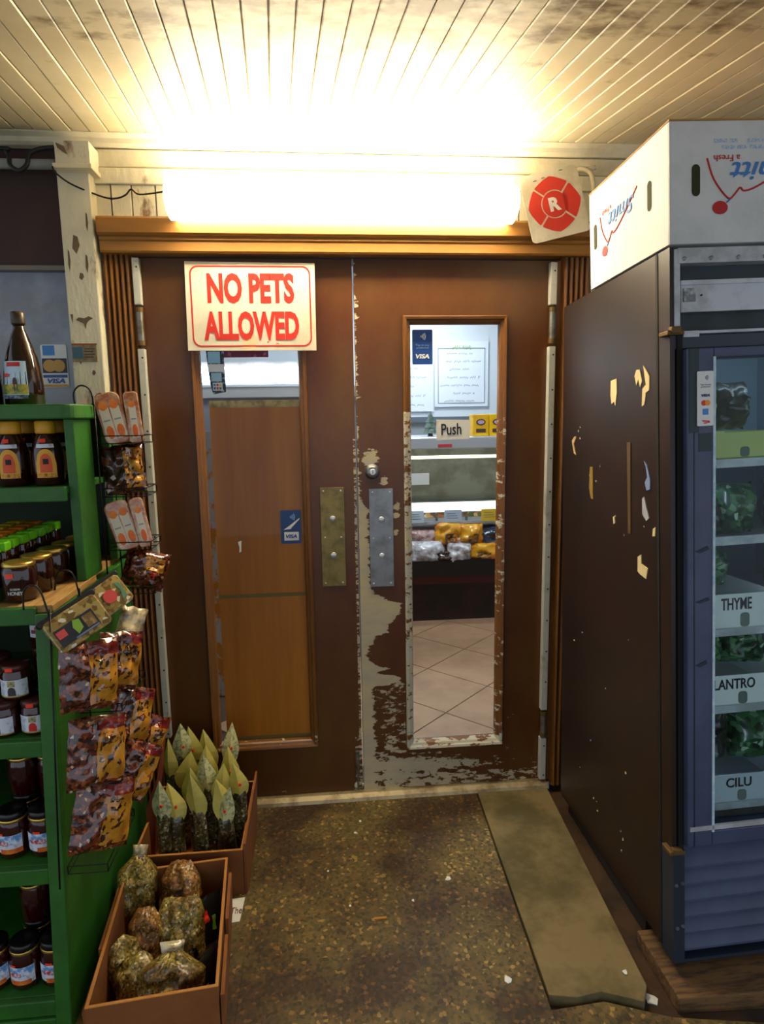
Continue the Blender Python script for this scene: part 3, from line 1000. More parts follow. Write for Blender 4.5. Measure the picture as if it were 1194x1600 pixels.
fbuild(B().box(.026, FW-.02, -.003, .004, 1.652, 1.662), 'lamp_lip', m_alu, lb)
fbuild(B().box(.034, .062, -.003, .004, 1.676, 1.706), 'socket_plate', M('socket_grey', (120, 124, 124), .5, c2=(190, 192, 194), ns=60, world=True), lb)
fbuild(B().lathe([(.002, 0), (.002, .004)], n=8).xf(Matrix.Translation((.078, .002, 1.69)) @ Matrix.Rotation(math.pi/2, 4, 'X')), 'screw', m_screw, lb)
fbuild(B().box(.03, .068, -.008, .02, 1.594, 1.608).box(.068, FW, -.004, .02, 1.602, 1.608), 'torn_ledge', m_alu)
fbuild(B().box(.012, FW, .0, .05, 1.568, 1.60), 'door_header', m_fdark, bevel=.002)
# hinge debris at the head and foot
for v0, nm in ((1.607, 'hinge_bracket'), (.304, 'hinge_bracket')):
    fbuild(B().box(-.012, .03, -.012, .03, v0-.007, v0+.004).box(-.004, .02, -.016, 0, v0-.004, v0+.012), nm, m_rust, bevel=.002)
# glass door
dr = fbuild(B().box(.03, .095, -.022, .03, .322, 1.566).box(.585, .65, -.022, .03, .322, 1.566).box(.095, .585, -.022, .03, 1.543, 1.566).box(.095, .585, -.022, .03, .322, .362), 'cooler_door', m_ffront, bevel=.003)
fbuild(B().box(.016, .029, -.004, .05, .31, 1.60), 'door_gasket', m_dark, fr)
fbuild(B().box(.046, .048, -.0235, -.021, .325, 1.37), 'door_seam', m_fdark, dr)
fbuild(B().box(.034, .058, -.0232, -.021, 1.37, 1.565).box(.058, .09, -.0232, -.021, 1.325, 1.368), 'dark_patch', M('dark_teal_wear', (22, 46, 50), .5), dr)
fbuild(B().box(.093, .099, -.0245, .0, .36, 1.545), 'glass_edge', M('frosted_edge', (168, 196, 212), .5, c2=(200, 214, 220), ns=40, world=True), dr)
fbuild(B().box(.098, .585, -.006, -.002, .36, 1.545), 'pane', m_glass2, dr)
fbuild(B().box(.035, .585, -.0245, -.018, .366, .378), 'bottom_glass_rail', m_alu, dr)
for v, w_, h_ in ((1.085, .034, .012), (.96, .036, .010), (.80, .03, .012)):
    fbuild(B().prism([(.05, v), (.05+w_*.9, v+h_), (.05+w_, v+h_*.3), (.06, v-h_*.4)], -.0236, -.0215), 'wear_mark', M('dark_slate_wear', (30, 36, 52), .6), dr)
# grille
gr = fbuild(B().box(.0, .03, -.006, .06, 0, .296).box(.03, FW, .03, .06, 0, .296), 'grille', m_fdark)
for k in range(6):
    v = .022+.046*k
    fbuild(B().hexa([(.03, -.004, v), (FW, -.004, v), (FW, .03, v), (.03, .03, v), (.03, -.004, v+.006), (FW, -.004, v+.006), (FW, .03, v+.04), (.03, .03, v+.04)]), 'louvre', m_ffront, gr)
for u, v in ((.008, .21), (.024, .215), (.01, .09), (.025, .095)):
    fbuild(B().lathe([(.005, 0), (.004, .003)], n=8).xf(Matrix.Translation((u, -.006, v)) @ Matrix.Rotation(math.pi/2, 4, 'X')), 'bolt', m_steel, gr)
fbuild(B().box(.0, FW, -.006, .06, 1.605-1.605-.008, .0), 'base_rail', m_fdark)
# vertical seam on the side
for yy in (.062,):
    fbuild(B().box(-.0015, .002, .052, .062, 0, 1.8), 'side_seam', m_dark)


# torn paper on the cooler side
def side_pt(y, z, lift=.0):
    return (1.499-.035*(z-.06)-lift, y, z)


def scrap(pts, mat, name='paper_scrap'):
    vs = [side_pt(y, z, .0022) for y, z in pts]+[side_pt(y, z, -.001) for y, z in pts]
    n = len(pts)
    fs = [tuple(range(n)), tuple(range(2*n-1, n-1, -1))]+[(i, n+i, n+(i+1) % n, (i+1) % n) for i in range(n)]
    return B().add(vs, fs).build(name, mat, fr)


m_bluescrap = M('blue_scrap', (120, 140, 180), .7)
scrap([(-.555, 1.57), (-.59, 1.575), (-.592, 1.535), (-.583, 1.50), (-.575, 1.512), (-.56, 1.505), (-.553, 1.53)], m_scrap)
scrap([(-.695, 1.575), (-.705, 1.59), (-.722, 1.59), (-.735, 1.56), (-.725, 1.545), (-.715, 1.565), (-.705, 1.55)], m_scrap)
scrap([(-.74, 1.60), (-.757, 1.585), (-.772, 1.57), (-.772, 1.535), (-.755, 1.53), (-.748, 1.50), (-.735, 1.495), (-.738, 1.54), (-.755, 1.55)], m_scrap)
scrap([(-.262, 1.39), (-.285, 1.405), (-.30, 1.405), (-.278, 1.38), (-.295, 1.345), (-.28, 1.35)], M('brown_scrap', (196, 160, 110), .8))
scrap([(-.41, 1.315), (-.43, 1.315), (-.432, 1.215), (-.415, 1.215), (-.402, 1.25)], M('olive_scrap', (140, 110, 40), .8))
scrap([(-.75, 1.355), (-.765, 1.345), (-.782, 1.31), (-.782, 1.285), (-.765, 1.28), (-.755, 1.30), (-.768, 1.315), (-.76, 1.34)], m_bluescrap)
scrap([(-.742, 1.255), (-.752, 1.262), (-.765, 1.235), (-.78, 1.21), (-.765, 1.2), (-.745, 1.215)], M('grey_scrap', (170, 170, 180), .8))
scrap([(-.80, 1.185), (-.812, 1.192), (-.81, 1.168), (-.798, 1.165)], m_scrap)
scrap([(-.722, 1.095), (-.74, 1.105), (-.742, 1.08), (-.775, 1.075), (-.768, 1.045), (-.735, 1.05), (-.722, 1.055)], m_scrap)
scrap([(-.572, 1.18), (-.58, 1.185), (-.585, 1.165), (-.575, 1.16)], m_scrap)
scrap([(-.655, 1.40), (-.675, 1.40), (-.68, 1.15), (-.665, 1.15)], M('tape_brown', (92, 68, 30), .6), 'tape_mark')
rs_ = random.Random(3)
for k in range(22):
    y, z = rs_.uniform(-.80, -.25), rs_.uniform(.12, 1.45)
    s = rs_.uniform(.001, .003)
    a = rs_.uniform(-1, 1)
    scrap([(y, z), (y-s*1.2, z+s*2*a), (y-s*2.0, z-s*1.5), (y-s*.6, z-s*2)], m_scrap if k % 3 else m_bluescrap, 'paint_nick')

# card decal on the cooler door
cs = thing('cooler_sticker', 'white payment sticker on the cooler door frame', 'sticker', tuple(FT @ Vector((.073, -.024, 1.38))))
fbuild(B().prism(rrect(.052, .092, 1.385, 1.512, .003)[::-1], -.0262, -.0240), 'backing', m_paper, cs)


def fpt(u, v, d):
    return FT @ Vector((u, d, v))


for k in range(3):
    r = .004+.0028*k
    P = [(.069+r*math.cos(math.radians(a)), 1.497+r*math.sin(math.radians(a))) for a in range(-40, 41, 16)]+[(.069+(r-.0013)*math.cos(math.radians(a)), 1.497+(r-.0013)*math.sin(math.radians(a))) for a in range(40, -41, -16)]
    fbuild(B().prism(P[::-1], -.0268, -.0260), 'wave_mark', M('wave_blue', (70, 100, 150), .5), cs)
text('Tap to pay\npreferred', fpt(.072, 1.478, -.0264), FU, FV, .010, .026, M('grey_print', (150, 154, 164), .6), cs)
text('VISA', fpt(.072, 1.456, -.0264), FU, FV, .0065, .021, M('navy_print', (30, 50, 110), .6), cs, bold=.04, shear=.2)
for cx, c in ((.068, (226, 40, 30)), (.077, (246, 150, 30))):
    fbuild(B().prism([(cx+.0065*math.cos(2*math.pi*j/18), 1.4385+.0065*math.sin(2*math.pi*j/18)) for j in range(18)][::-1], -.0268-(.0003 if cx > .07 else 0), -.0260), 'disc_mark', M('disc%d' % c[1], c, .5), cs)
fbuild(fb(.065, .079, -.0268, -.026, 1.411, 1.425), 'blue_mark', M('decal_blue2', (60, 130, 200), .4), cs)
fbuild(B().prism([(.062, 1.399), (.082, 1.397), (.082, 1.394), (.066, 1.395)][::-1], -.0268, -.026), 'red_mark', m_red, cs)
fbuild(B().prism([(.066, 1.3925), (.083, 1.3945), (.083, 1.392), (.07, 1.390)][::-1], -.0268, -.026), 'red_mark', m_red, cs)

fbuild(B().box(.036, .052, .036, .05, .42, 1.50).box(.06, FW-.06, .036, .055, 1.575, 1.592), 'added_fill_tube', M('added_fill_glow', (214, 234, 255), .4, emit=16.0), fr)  # unseen glowing tubes added to brighten the stock behind the glass
# shelves and stock inside the cooler
for v in (1.295, 1.10, .865, .66, .395):
    s = fbuild(B().box(.032, FW-.032, .04, DT-.08, v-.012, v), 'wire_shelf', M('shelf_white', (176, 190, 196), .5), fr)
    fbuild(B().box(.032, FW-.032, .032, .04, v-.016, v+.006), 'shelf_lip', m_alu, s)


def inbox(u0, u1, v0, v1, d0, d1, mat, label, cat, txt=None, tw=None, name='produce_box', lu=None):
    t = thing(name, label, cat, tuple(FT @ Vector(((u0+u1)/2, (d0+d1)/2, v0))), 'labelled boxes in the cooler')
    fbuild(B().box(u0, u1, d0, d0+.004, v0, v1).box(u0, u1, d1-.004, d1, v0, v1).box(u0, u0+.004, d0, d1, v0, v1).box(u1-.004, u1, d0, d1, v0, v1).box(u0, u1, d0, d1, v0, v0+.004), 'tray', mat, t)
    if txt:
        text(txt, fpt(lu if lu else (u0+u1)/2, v0+(v1-v0)*.72, d0-.0003), FU, FV, (v1-v0)*.34, tw, m_ink, t, bold=.015)
    fbuild(B().prism(rrect((u0+u1)/2-.012, (u0+u1)/2+.012, v0+.004, v0+(v1-v0)*.45, .008, 3)[::-1], d0-.0012, d0+.0002), 'finger_hole', M('hole_grey', (110, 120, 112), .8), t)
    return t


m_boxwhite = M('waxed_white_card', (232, 238, 236), .6)
inbox(.058, .122, .868, .955, .03, .32, m_boxwhite, 'white waxed tray on the middle cooler shelf, left of the THYME tray', 'box')
inbox(.126, .30, .868, .958, .03, .32, m_boxwhite, 'white waxed tray marked THYME in the cooler', 'box', 'THYME', .082, lu=.19)
inbox(.058, .36, .664, .745, .03, .34, m_boxwhite, 'white waxed tray marked CILANTRO in the cooler', 'box', 'CILANTRO', .14, lu=.172)
inbox(.058, .36, .399, .475, .03, .34, M('waxed_grey_card', (186, 198, 208), .6), 'grey tray marked with scribble at the cooler bottom', 'box', 'CILU', .07, lu=.20)
inbox(.058, .36, 1.30, 1.365, .03, .34, M('yellow_green_card', (206, 216, 130), .6), 'pale yellow tray high in the cooler', 'box')


def pillow(w, h, t, seed, crumple=.12, nu=12, nv=14, u0=0, u1=1, v0=0, v1=1, front=True, back=True, off=0, neck=0, taper=0):
    """a filled bag: local x = width, z = up from 0, front face at -y"""
    b = B()

    def fn(sign):
        def f(u, v):
            u_ = u0+(u1-u0)*u; v_ = v0+(v1-v0)*v
            a = 2*u_-1; c = 2*v_-1
            p = max(0., (1-abs(a)**2.6))*max(0., (1-abs(c)**3.2))
            ww = w*(1-taper*v_)
            if neck:
                k = sm((v_-.72)/.28)
                ww = ww*(1-neck*k)
                p *= (1-.8*k*neck)
            nz_ = fbm(a*1.3+seed*7.1, c*1.3+seed*3.3, seed*1.7, 1.6)
            nz2 = fbm(a*1.3+seed*2.1+sign, c*1.3-seed*5.3, seed, 4.5)
            y = sign*(t/2*p**.5*(1+crumple*2.2*nz_)+t*crumple*.35*nz2*p**.3)+sign*off
            edge = 1+.05*fbm(c*2, seed*9., a, 1.5)
            return (ww/2*a*edge, y, h*v_+h*.03*fbm(a*2, seed*4., c, 1.2))
        return f
    if front:
        b.grid(fn(-1), nu, nv)
    if back:
        k = len(b.v)
        g = B().grid(fn(1), nu, nv)
        b.add(g.v, [f[::-1] for f in g.f])
    return b


def bag(name, label, cat, loc, rot, w, h, t, mat, seed, group=None, crumple=.12, neck=0, taper=0, labels=(), nu=12, nv=14):
    o = thing(name, label, cat, loc, group, local=True)
    o.rotation_euler = rot
    pillow(w, h, t, seed, crumple, nu, nv, neck=neck, taper=taper).build('bag', mat, o, smooth=True)
    for (nm, m_, a0, a1, c0, c1) in labels:
        pillow(w, h, t, seed, crumple, 8, 8, a0, a1, c0, c1, True, False, .0012, neck=neck, taper=taper).build(nm, m_, o, smooth=True)
    return o


m_leaf = M_speckle('green_leaves', [(0, (28, 66, 34)), (.3, (46, 96, 48)), (.6, (20, 44, 26)), (.8, (86, 128, 84)), (.95, (170, 196, 170))], 70, r=.35, coat=.7, bump=.8)
m_lime = M_speckle('lime_leaves', [(0, (104, 140, 30)), (.4, (130, 166, 44)), (.7, (80, 116, 24)), (.93, (190, 206, 120))], 90, r=.35, coat=.7)
m_darkprod = M_speckle('dark_produce', [(0, (30, 34, 26)), (.4, (52, 50, 32)), (.7, (20, 26, 22)), (.93, (120, 140, 136))], 80, r=.35, coat=.6)
frot = (math.radians(-2.3), math.radians(-2), 0)
for (u, v, d, w, h, t, mt, lab, sd) in (
        (.115, 1.372, .10, .10, .145, .10, m_lime, 'clear bag of lime-green leaves high in the cooler', 1),
        (.215, 1.372, .12, .10, .12, .10, m_darkprod, 'bag of dark produce beside the lime-green bag in the cooler', 2),
        (.12, 1.103, .10, .12, .10, .10, m_darkprod, 'bag of dark produce under the pale yellow tray in the cooler', 3),
        (.225, 1.103, .10, .10, .13, .10, m_leaf, 'bag of leaves right of the dark bag under the yellow tray', 4),
        (.13, .962, .12, .16, .105, .12, m_leaf, 'bag of dark green leaves piled on the THYME tray', 5),
        (.12, .75, .12, .15, .105, .12, m_leaf, 'bag of crumpled green leaves on the CILANTRO tray', 6),
        (.25, .75, .12, .12, .105, .12, m_leaf, 'bag of green leaves right on the CILANTRO tray', 7),
        (.13, .478, .12, .17, .17, .12, m_darkprod, 'tall clear bag of dull greens above the bottom tray', 8),
        (.29, .478, .12, .13, .15, .12, m_leaf, 'bag of leaves right of the dull greens on the bottom tray', 9),
        (.46, .398, .14, .18, .17, .14, m_leaf, 'big leafy bag at the bottom right of the cooler', 10),
        (.47, .663, .14, .18, .15, .14, m_darkprod, 'dark bag right of the CILANTRO tray', 13),
        (.46, .868, .14, .20, .16, .14, m_leaf, 'leafy bag right of the THYME tray', 14),
        (.44, 1.103, .14, .20, .15, .14, m_darkprod, 'dark bag at the right of the shelf under the yellow tray', 15),
        (.47, 1.298, .14, .18, .17, .14, m_lime, 'lime-green bag at the right end of the top cooler shelf', 16)):
    bag('produce_bag', lab, 'bag', tuple(FT @ Vector((u, d, v))), frot, w, h, t, mt, sd, 'bags of greens in the cooler', crumple=.2)

# timber packing under the cooler
single(B().hexa([(1.478, -1.00, -.03), (2.2, -1.03, -.03), (2.2, -.80, -.03), (1.478, -.78, -.03), (1.478, -1.00, .016), (2.2, -1.03, .034), (2.2, -.80, .034), (1.478, -.78, .016)]).build('timber_plank', M('weathered_timber', (112, 80, 42), .8, c2=(70, 48, 26), ns=9, world=True, stretch=(1, 6, 6)), bevel=.004), 'weathered plank under the front of the cooler', 'plank')
single(B().box(1.52, 2.16, -.75, -.16, -.03, .030).build('timber_block', M('dark_timber', (40, 28, 18), .9)), 'dark timber packing under the back of the cooler', 'timber')
single(B().box(1.51, 2.16, -.92, -.86, .037, .046).build('timber_block', MATS['dark_timber']), 'dark timber strip between plank and cooler grille', 'timber')

# ---- white produce carton on the cooler
bx = thing('produce_carton', 'white cardboard carton with upside-down red and blue print on the cooler', 'carton', (1.67, -.65, 1.86))
BO = Vector((1.432, -.862, 1.862))
BT = Matrix.Translation(BO) @ Matrix.Rotation(math.radians(-2), 4, 'Y') @ Matrix.Rotation(-.041, 4, 'X')
CW, CD, CH = .50, .44, .268
m_carton = M('white_carton', (218, 220, 218), .75, c2=(204, 206, 204), ns=4, world=True)
t_ = .005


def bbuild(b, name, mat, parent=bx, **k):
    return b.xf(BT).build(name, mat, parent, **k)


bbuild(B().box(0, CW, 0, t_, 0, CH), 'front_wall', m_carton, bevel=.0015)
bbuild(B().box(0, t_, t_, CD-t_, 0, CH), 'side_wall', m_carton, bevel=.0015)
bbuild(B().box(CW-t_, CW, t_, CD-t_, 0, CH), 'side_wall', m_carton, bevel=.0015)
bbuild(B().box(0, CW, CD-t_, CD, 0, CH), 'back_wall', m_carton, bevel=.0015)
bbuild(B().box(t_, CW-t_, t_, CD-t_, 0, .004), 'base', m_carton)
bbuild(B().box(-.001, CW+.001, -.001, CD+.001, CH, CH+.004), 'lid', M('carton_tan_lid', (176, 130, 66), .8), bevel=.001)
m_hole = M('carton_hole', (52, 54, 24), .9)
m_cb, m_cr = M('carton_blue', (66, 128, 196), .7), M('carton_red', (188, 40, 36), .7)


def carton_print(o, ux, nz, k, holes):
    """printing turned upside down; o = centre of the face, ux = to the right on the face, nz = outward"""
    ux = Vector(ux); uz = Vector((0, 0, 1)); nz = Vector(nz)
    P = lambda a, c, l=.0006: BT @ (Vector(o)+ux*a+uz*c+nz*l)
    R3 = BT.to_3x3()
    du, dv = R3 @ (-ux), R3 @ (-uz)
    text('Smitt', P(-.02*k, .022), du, dv, .034*k, .13*k, m_cb, bx, bold=.01, shear=.3)
    text('a Fresh', P(-.09*k, .052), du, dv, .011*k, .05*k, m_cr, bx)
    for c_, segs in ((.076, ((-.10, -.075), (-.070, -.052), (-.046, -.012), (.0, .012), (.018, .05), (.056, .1))), (.090, ((-.115, -.09), (-.085, -.07), (-.05, -.02), (-.014, .02), (.03, .04), (.046, .09)))):
        for a0, a1 in segs:
            vs = [P(a0*k, c_-.004), P(a1*k, c_-.004), P(a1*k, c_+.004), P(a0*k, c_+.004)]
            B().add(vs, [(0, 1, 2, 3)]).build('print_line', M('carton_small_print', (150, 178, 212), .7, c2=(206, 214, 220), ns=240, lo=.48, hi=.52, world=True), bx)

    def tubeon(pts, r, mat, nm):
        B().tube([P(a*k, c*k, .0003) for a, c in pts], r, 6).build(nm, mat, bx)
    sw = curve_pts([(-.128, .042, 0), (-.115, .005, 0), (-.088, -.028, 0), (-.075, -.022, 0), (-.064, -.010, 0), (-.056, -.016, 0), (-.03, -.008, 0), (.02, .02, 0), (.06, .045, 0)], 4)
    tubeon([(p.x, p.y) for p in sw], .0022, m_cr, 'swoosh')
    pts = [P(-.103*k+.015*k*math.cos(2*math.pi*j/20), -.045*k+.012*k*math.sin(2*math.pi*j/20), .0012) for j in range(20)]
    b_ = B(); c0 = P(-.103*k, -.045*k, .0016)
    b_.add(pts+[c0], [(j, (j+1) % 20, 20) for j in range(20)]).build('tomato_mark', m_cr, bx)
    tubeon([(-.09, -.036), (-.083, -.03)], .002, m_cb, 'stem_mark')
    for a in holes:
        q = rrect(-.010, .010, -.035, .035, .0099, 5)
        b_ = B()
        vs = [P(a+x_, .005+z_, .0008) for x_, z_ in q]
        b_.add(vs+[P(a, .005, .0009)], [(j, (j+1) % len(q), len(q)) for j in range(len(q))]).build('hand_hole', m_hole, bx)


carton_print((CW/2, 0, CH/2), (1, 0, 0), (0, -1, 0), 1.25, (-.187, .187))
carton_print((0, CD/2, CH/2), (0, -1, 0), (-1, 0, 0), 1.15, (-.18, .13))


# ================================================================== GREEN SHELF AND ITS STOCK
sh = thing('display_shelf', 'green painted wooden display shelf against the wall on the left', 'shelf', (-.4, -.52, -.03))


def frontY(z):            # raked front of the lower half
    return -.80-.10*(1.03-z)/1.06


SIDE = [(-.20, -.03), (frontY(-.03), -.03), (frontY(1.03), 1.03), (-.20, 1.03)]
B().prism(SIDE, -.054, -.030, 'x').build('side_panel', m_green, sh, bevel=.003)
B().prism(SIDE, -.79, -.766, 'x').build('side_panel', m_green, sh, bevel=.003)
for xa, xb in ((-.066, -.029), (-.791, -.755)):
    B().hexa([(xa, frontY(-.03)-.018, -.03), (xb, frontY(-.03)-.018, -.03), (xb, frontY(-.03), -.03), (xa, frontY(-.03), -.03),
              (xa, frontY(1.03)-.018, 1.03), (xb, frontY(1.03)-.018, 1.03), (xb, frontY(1.03), 1.03), (xa, frontY(1.03), 1.03)]).build('front_post', m_green, sh, bevel=.003)
for z in (1.045, .726, .412, .081):
    y = frontY(z)
    B().box(-.766, -.054, y+.004, -.21, z-.02, z).build('board', m_green if z < 1 else m_rawwood, sh, bevel=.002)
    B().box(-.766, -.066, y-.014, y+.004, z-.042, z).build('board_edge', m_green, sh, bevel=.003)
B().box(-.766, -.066, frontY(.0)-.012, frontY(0)+.006, -.03, .036).build('kick_board', m_green, sh, bevel=.003)
B().box(-.112, -.0295, -.80, -.50, 1.030, 1.048).build('ledge', m_rawwood, sh, bevel=.002)
B().prism([(-.806, 1.029), (-.50, 1.029), (-.50, .95), (-.806, .985)], -.0298, -.026, 'x').build('ledge_apron', m_green, sh)
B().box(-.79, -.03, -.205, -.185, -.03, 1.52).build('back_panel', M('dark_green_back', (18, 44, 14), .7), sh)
for xa, xb in ((-.055, -.030), (-.79, -.765)):
    B().box(xa, xb, -.575, -.445, 1.048, 1.487).build('upper_post', m_green, sh, bevel=.003)
    B().box(xa, xb, -.30, -.206, 1.048, 1.487).build('upper_post', m_green, sh, bevel=.003)
B().box(-.765, -.055, -.585, -.21, 1.292, 1.31).build('board', m_green, sh, bevel=.002)
B().box(-.765, -.056, -.60, -.582, 1.271, 1.311).build('board_edge', m_green, sh, bevel=.003)
B().prism(rrect(-.80, -.018, -.605, -.206, .03, 4), 1.487, 1.525, 'z').build('top_board', m_green, sh, bevel=.004)

# ---- jars and bottles
ORD = ['first', 'second', 'third', 'fourth', 'fifth', 'sixth', 'seventh', 'eighth', 'ninth', 'tenth']
m_honey = M('dark_honey_glass', (44, 14, 6), .08, coat=.6)
m_jam = M('dark_jam_glass', (52, 10, 8), .1, coat=.6)
m_oil = M('brown_bottle_glass', (34, 17, 4), .08, coat=.5)
m_blacklid = M('black_lid', (14, 13, 12), .3)
m_yellow = M('yellow_cap', (222, 160, 24), .45)


def wrap(r, a_half, z0, z1, n=10, nz=1, rtop=None, off=.0008, c=0., arch=False):
    rtop = rtop or r
    b = B()

    def fn(u, v):
        a = -math.pi/2+c+a_half*(2*u-1)
        zz = z0+(z1-z0)*v
        if arch and v > .5:
            zz = z0+(z1-z0)*(.5+(v-.5)*math.sqrt(max(0, 1-(2*u-1)**2)))
        rr = r+(rtop-r)*v+off
        return (rr*math.cos(a), rr*math.sin(a), zz)
    return b.grid(fn, n, max(nz, 6 if arch else nz))


def jar(name, body, lid, prof, lidprof, labels, n=18, sq=0, extra=()):
    """returns a prototype root (at the origin) with its parts"""
    t = thing(name, '', '', (0, 0, 0), local=True)
    B().lathe(prof, n=n, sq=sq).build('glass', body, t, smooth=True)
    B().lathe(lidprof, n=n, sq=sq).build('lid', lid, t, smooth=not sq)
    for nm, m_, args, kw in labels:
        wrap(*args, **kw).build(nm, m_, t, smooth=True)
    for nm, m_, lp in extra:
        B().lathe(lp, n=n, sq=sq).build(nm, m_, t, smooth=True)
    return t


PROTO_USED = set()


def put(proto, loc, label, cat, group, rz=0):
    if proto.name in PROTO_USED:
        r = dup(proto, loc)
    else:
        PROTO_USED.add(proto.name); r = proto; r.location = loc
    r.rotation_euler = (0, 0, rz)
    tag(r, label, cat, group)
    return r


m_lab_w = M('jar_label_white', (214, 218, 226), .5, c2=(176, 182, 196), ns=60, lo=.55, hi=.6)
m_lab_b = M('jar_label_blue', (96, 150, 206), .5, c2=(226, 232, 240), ns=24, lo=.42, hi=.5)
m_lab_o = M('jar_label_orange', (206, 74, 24), .5, c2=(226, 130, 40), ns=40)
m_fruit = M('fruit_red', (206, 38, 28), .5)
m_fig = M('fruit_dark', (58, 52, 56), .5)
m_crest = M('crest_gold', (176, 168, 110), .5, c2=(120, 116, 80), ns=120)

# oil bottles on top
bp_ = [(.046, 0), (.050, .004), (.050, .055), (.047, .09), (.040, .13), (.030, .165), (.019, .195), (.0145, .207), (.0135, .222)]
t = jar('oil_bottle', m_oil, M('bottle_cap_brown', (62, 46, 24), .4), bp_, [(.0165, .218), (.0175, .222), (.0175, .248), (.015, .252)],
        [('label', M('oil_label', (190, 214, 228), .5), (.050, .72, .028, .118), dict(rtop=.0425, off=.0022, nz=4, c=-.12)),
         ('label_field', M('oil_label_field', (196, 170, 40), .5, c2=(90, 120, 50), ns=40), (.050, .70, .030, .056), dict(rtop=.050, off=.0030, nz=2, c=-.12)),
         ('label_crest', m_fruit, (.0445, .40, .104, .115), dict(off=.0028, rtop=.0428, c=-.12)),
         ('price_dot', m_orange, (.047, .18, .076, .085), dict(off=.0034, c=-.52)),
         ('label_figure', M('label_dark', (70, 36, 24), .5), (.0495, .12, .040, .074), dict(off=.0034, c=-.02, arch=True)),
         ('label_strip', M('label_navy', (50, 70, 90), .5, c2=(150, 170, 190), ns=70), (.050, .68, .018, .028), dict(off=.0022, c=-.12))], n=24)
bpc = put(t, (-.196, -.455, 1.525), 'tall brown oil bottle with pale picture label on the green shelf', 'bottle', 'oil bottles on the shelf top')
put(t, (-.300, -.47, 1.525), 'oil bottle cut by the left edge of the picture', 'bottle', 'oil bottles on the shelf top', .3)

# honey jugs with yellow caps
hp_ = [(.034, 0), (.039, .006), (.040, .05), (.040, .085), (.034, .115), (.024, .135), (.022, .145)]
t = jar('honey_jug', m_honey, m_yellow, hp_, [(.024, .138), (.026, .142), (.026, .168), (.023, .172)],
        [('label', M('honey_label_yellow', (226, 164, 34), .5), (.0405, .62, .022, .098), dict(off=.0010, arch=True, nz=8)),
         ('label_center', M('honey_label_red', (220, 84, 30), .5), (.0405, .36, .036, .086), dict(off=.0018, arch=True, nz=8)),
         ('label_mark', m_ink, (.0405, .16, .058, .072), dict(off=.0026)),
         ('label_bottom', M('honey_label_yellow2', (214, 150, 30), .5, c2=(120, 70, 20), ns=150, lo=.55, hi=.6), (.0405, .55, .024, .033), dict(off=.0024)),
         ('neck_label', m_lab_w, (.0375, .58, .101, .111), dict(off=.0018, rtop=.0350)),
         ('price_dot', m_orange, (.033, .26, .115, .125), dict(off=.0015, rtop=.029, c=-.2))])
for k, (x_, y_, lab) in enumerate([(-.118, -.535, 'honey jug with yellow cap nearest the front post, middle shelf'), (-.208, -.535, 'honey jug with yellow cap cut by the left picture edge'), (-.120, -.435, 'honey jug behind the jug nearest the front post'), (-.210, -.435, 'honey jug in the row behind, left of the post'), (-.12, -.335, 'honey jug at the back of the upper shelf'), (-.21, -.335, 'yellow-capped jug at the back left of the upper shelf'), (-.298, -.435, 'yellow-capped jug farthest left behind the front row')]):
    put(t, (x_, y_, 1.311), lab, 'jug', 'honey jugs with yellow caps', .25 if k == 0 else .15)

B().box(-.34, -.172, -.765, -.33, 1.0462, 1.0765).build('riser_board', m_green, sh, bevel=.002)
# big gold-lidded honey jars
gj = [(.034, 0), (.040, .005), (.040, .074), (.036, .086), (.033, .089)]
t = jar('honey_jar', m_honey, m_gold, gj, [(.036, .083), (.0375, .086), (.0375, .092), (.034, .095), (.006, .0955)],
        [('price_dot', m_orange, (.040, .24, .060, .072), dict(off=.0012, c=-.15))], n=24)
for k in range(5):
    put(t, (-.128+.006*k, -.735+.083*k, 1.049), '%s gold-lidded dark honey jar from the front of its row' % ORD[k], 'jar', 'gold-lidded honey jars', -.1*k)
m_lettwhite = M('jar_print_white', (200, 204, 206), .5)
j0 = [o for o in bpy.data.objects if o.name == 'honey_jar'][0]
text('BLOSSOM', (0.006, -.0418, .034), (1, 0, 0), (0, 0, 1), .005, .022, m_lettwhite, j0)
text('HONEY', (0.006, -.0418, .024), (1, 0, 0), (0, 0, 1), .009, .034, m_lettwhite, j0, bold=.01)

# small square jars with coloured lids
sj = [(.020, 0), (.021, .003), (.021, .08), (.019, .088)]
for nm, c, x_, n0, zt in (('bright green', (104, 196, 16), -.196, 8, 0), ('orange', (214, 122, 24), -.246, 8, .004), ('yellow', (206, 176, 30), -.296, 8, .006)):
    t = jar('small_jar', m_honey, M('lid_'+nm.split()[-1], c, .45), sj, [(.0195, .084), (.0215, .087), (.0215, .104), (.019, .107)], [], n=16, sq=6)
    for k in range(n0):
        put(t, (x_+.003*(k % 2), -.735+.052*k, 1.077+zt), '%s %s-lidded small honey jar from the front of its row' % (ORD[k], nm), 'jar', 'small jars with coloured lids', .05*((k*3) % 4-1.5))

# jam jars, second shelf
jp = [(.030, 0), (.034, .004), (.034, .062), (.030, .072), (.029, .075)]
lidp = [(.031, .070), (.033, .072), (.033, .084), (.030, .087)]


def jamproto(fr_):
    return jar('jam_jar', m_jam, M('jam_lid', (72, 34, 22), .35, metal=.3), jp, lidp,
               [('label', m_lab_w, (.034, 1.1, .012, .052), dict(off=.0008, n=14)),
                ('label_crest', m_crest, (.034, .24, .036, .050), dict(off=.0014)),
                ('fruit_mark', fr_, (.034, .26, .013, .035), dict(off=.0014, arch=True)),
                ('label_line', M('label_olive', (150, 146, 60), .5), (.034, 1.1, .009, .012), dict(off=.0009, n=14)),
                ('price_dot', m_orange, (.033, .26, .073, .083), dict(off=.001, c=-.1))])


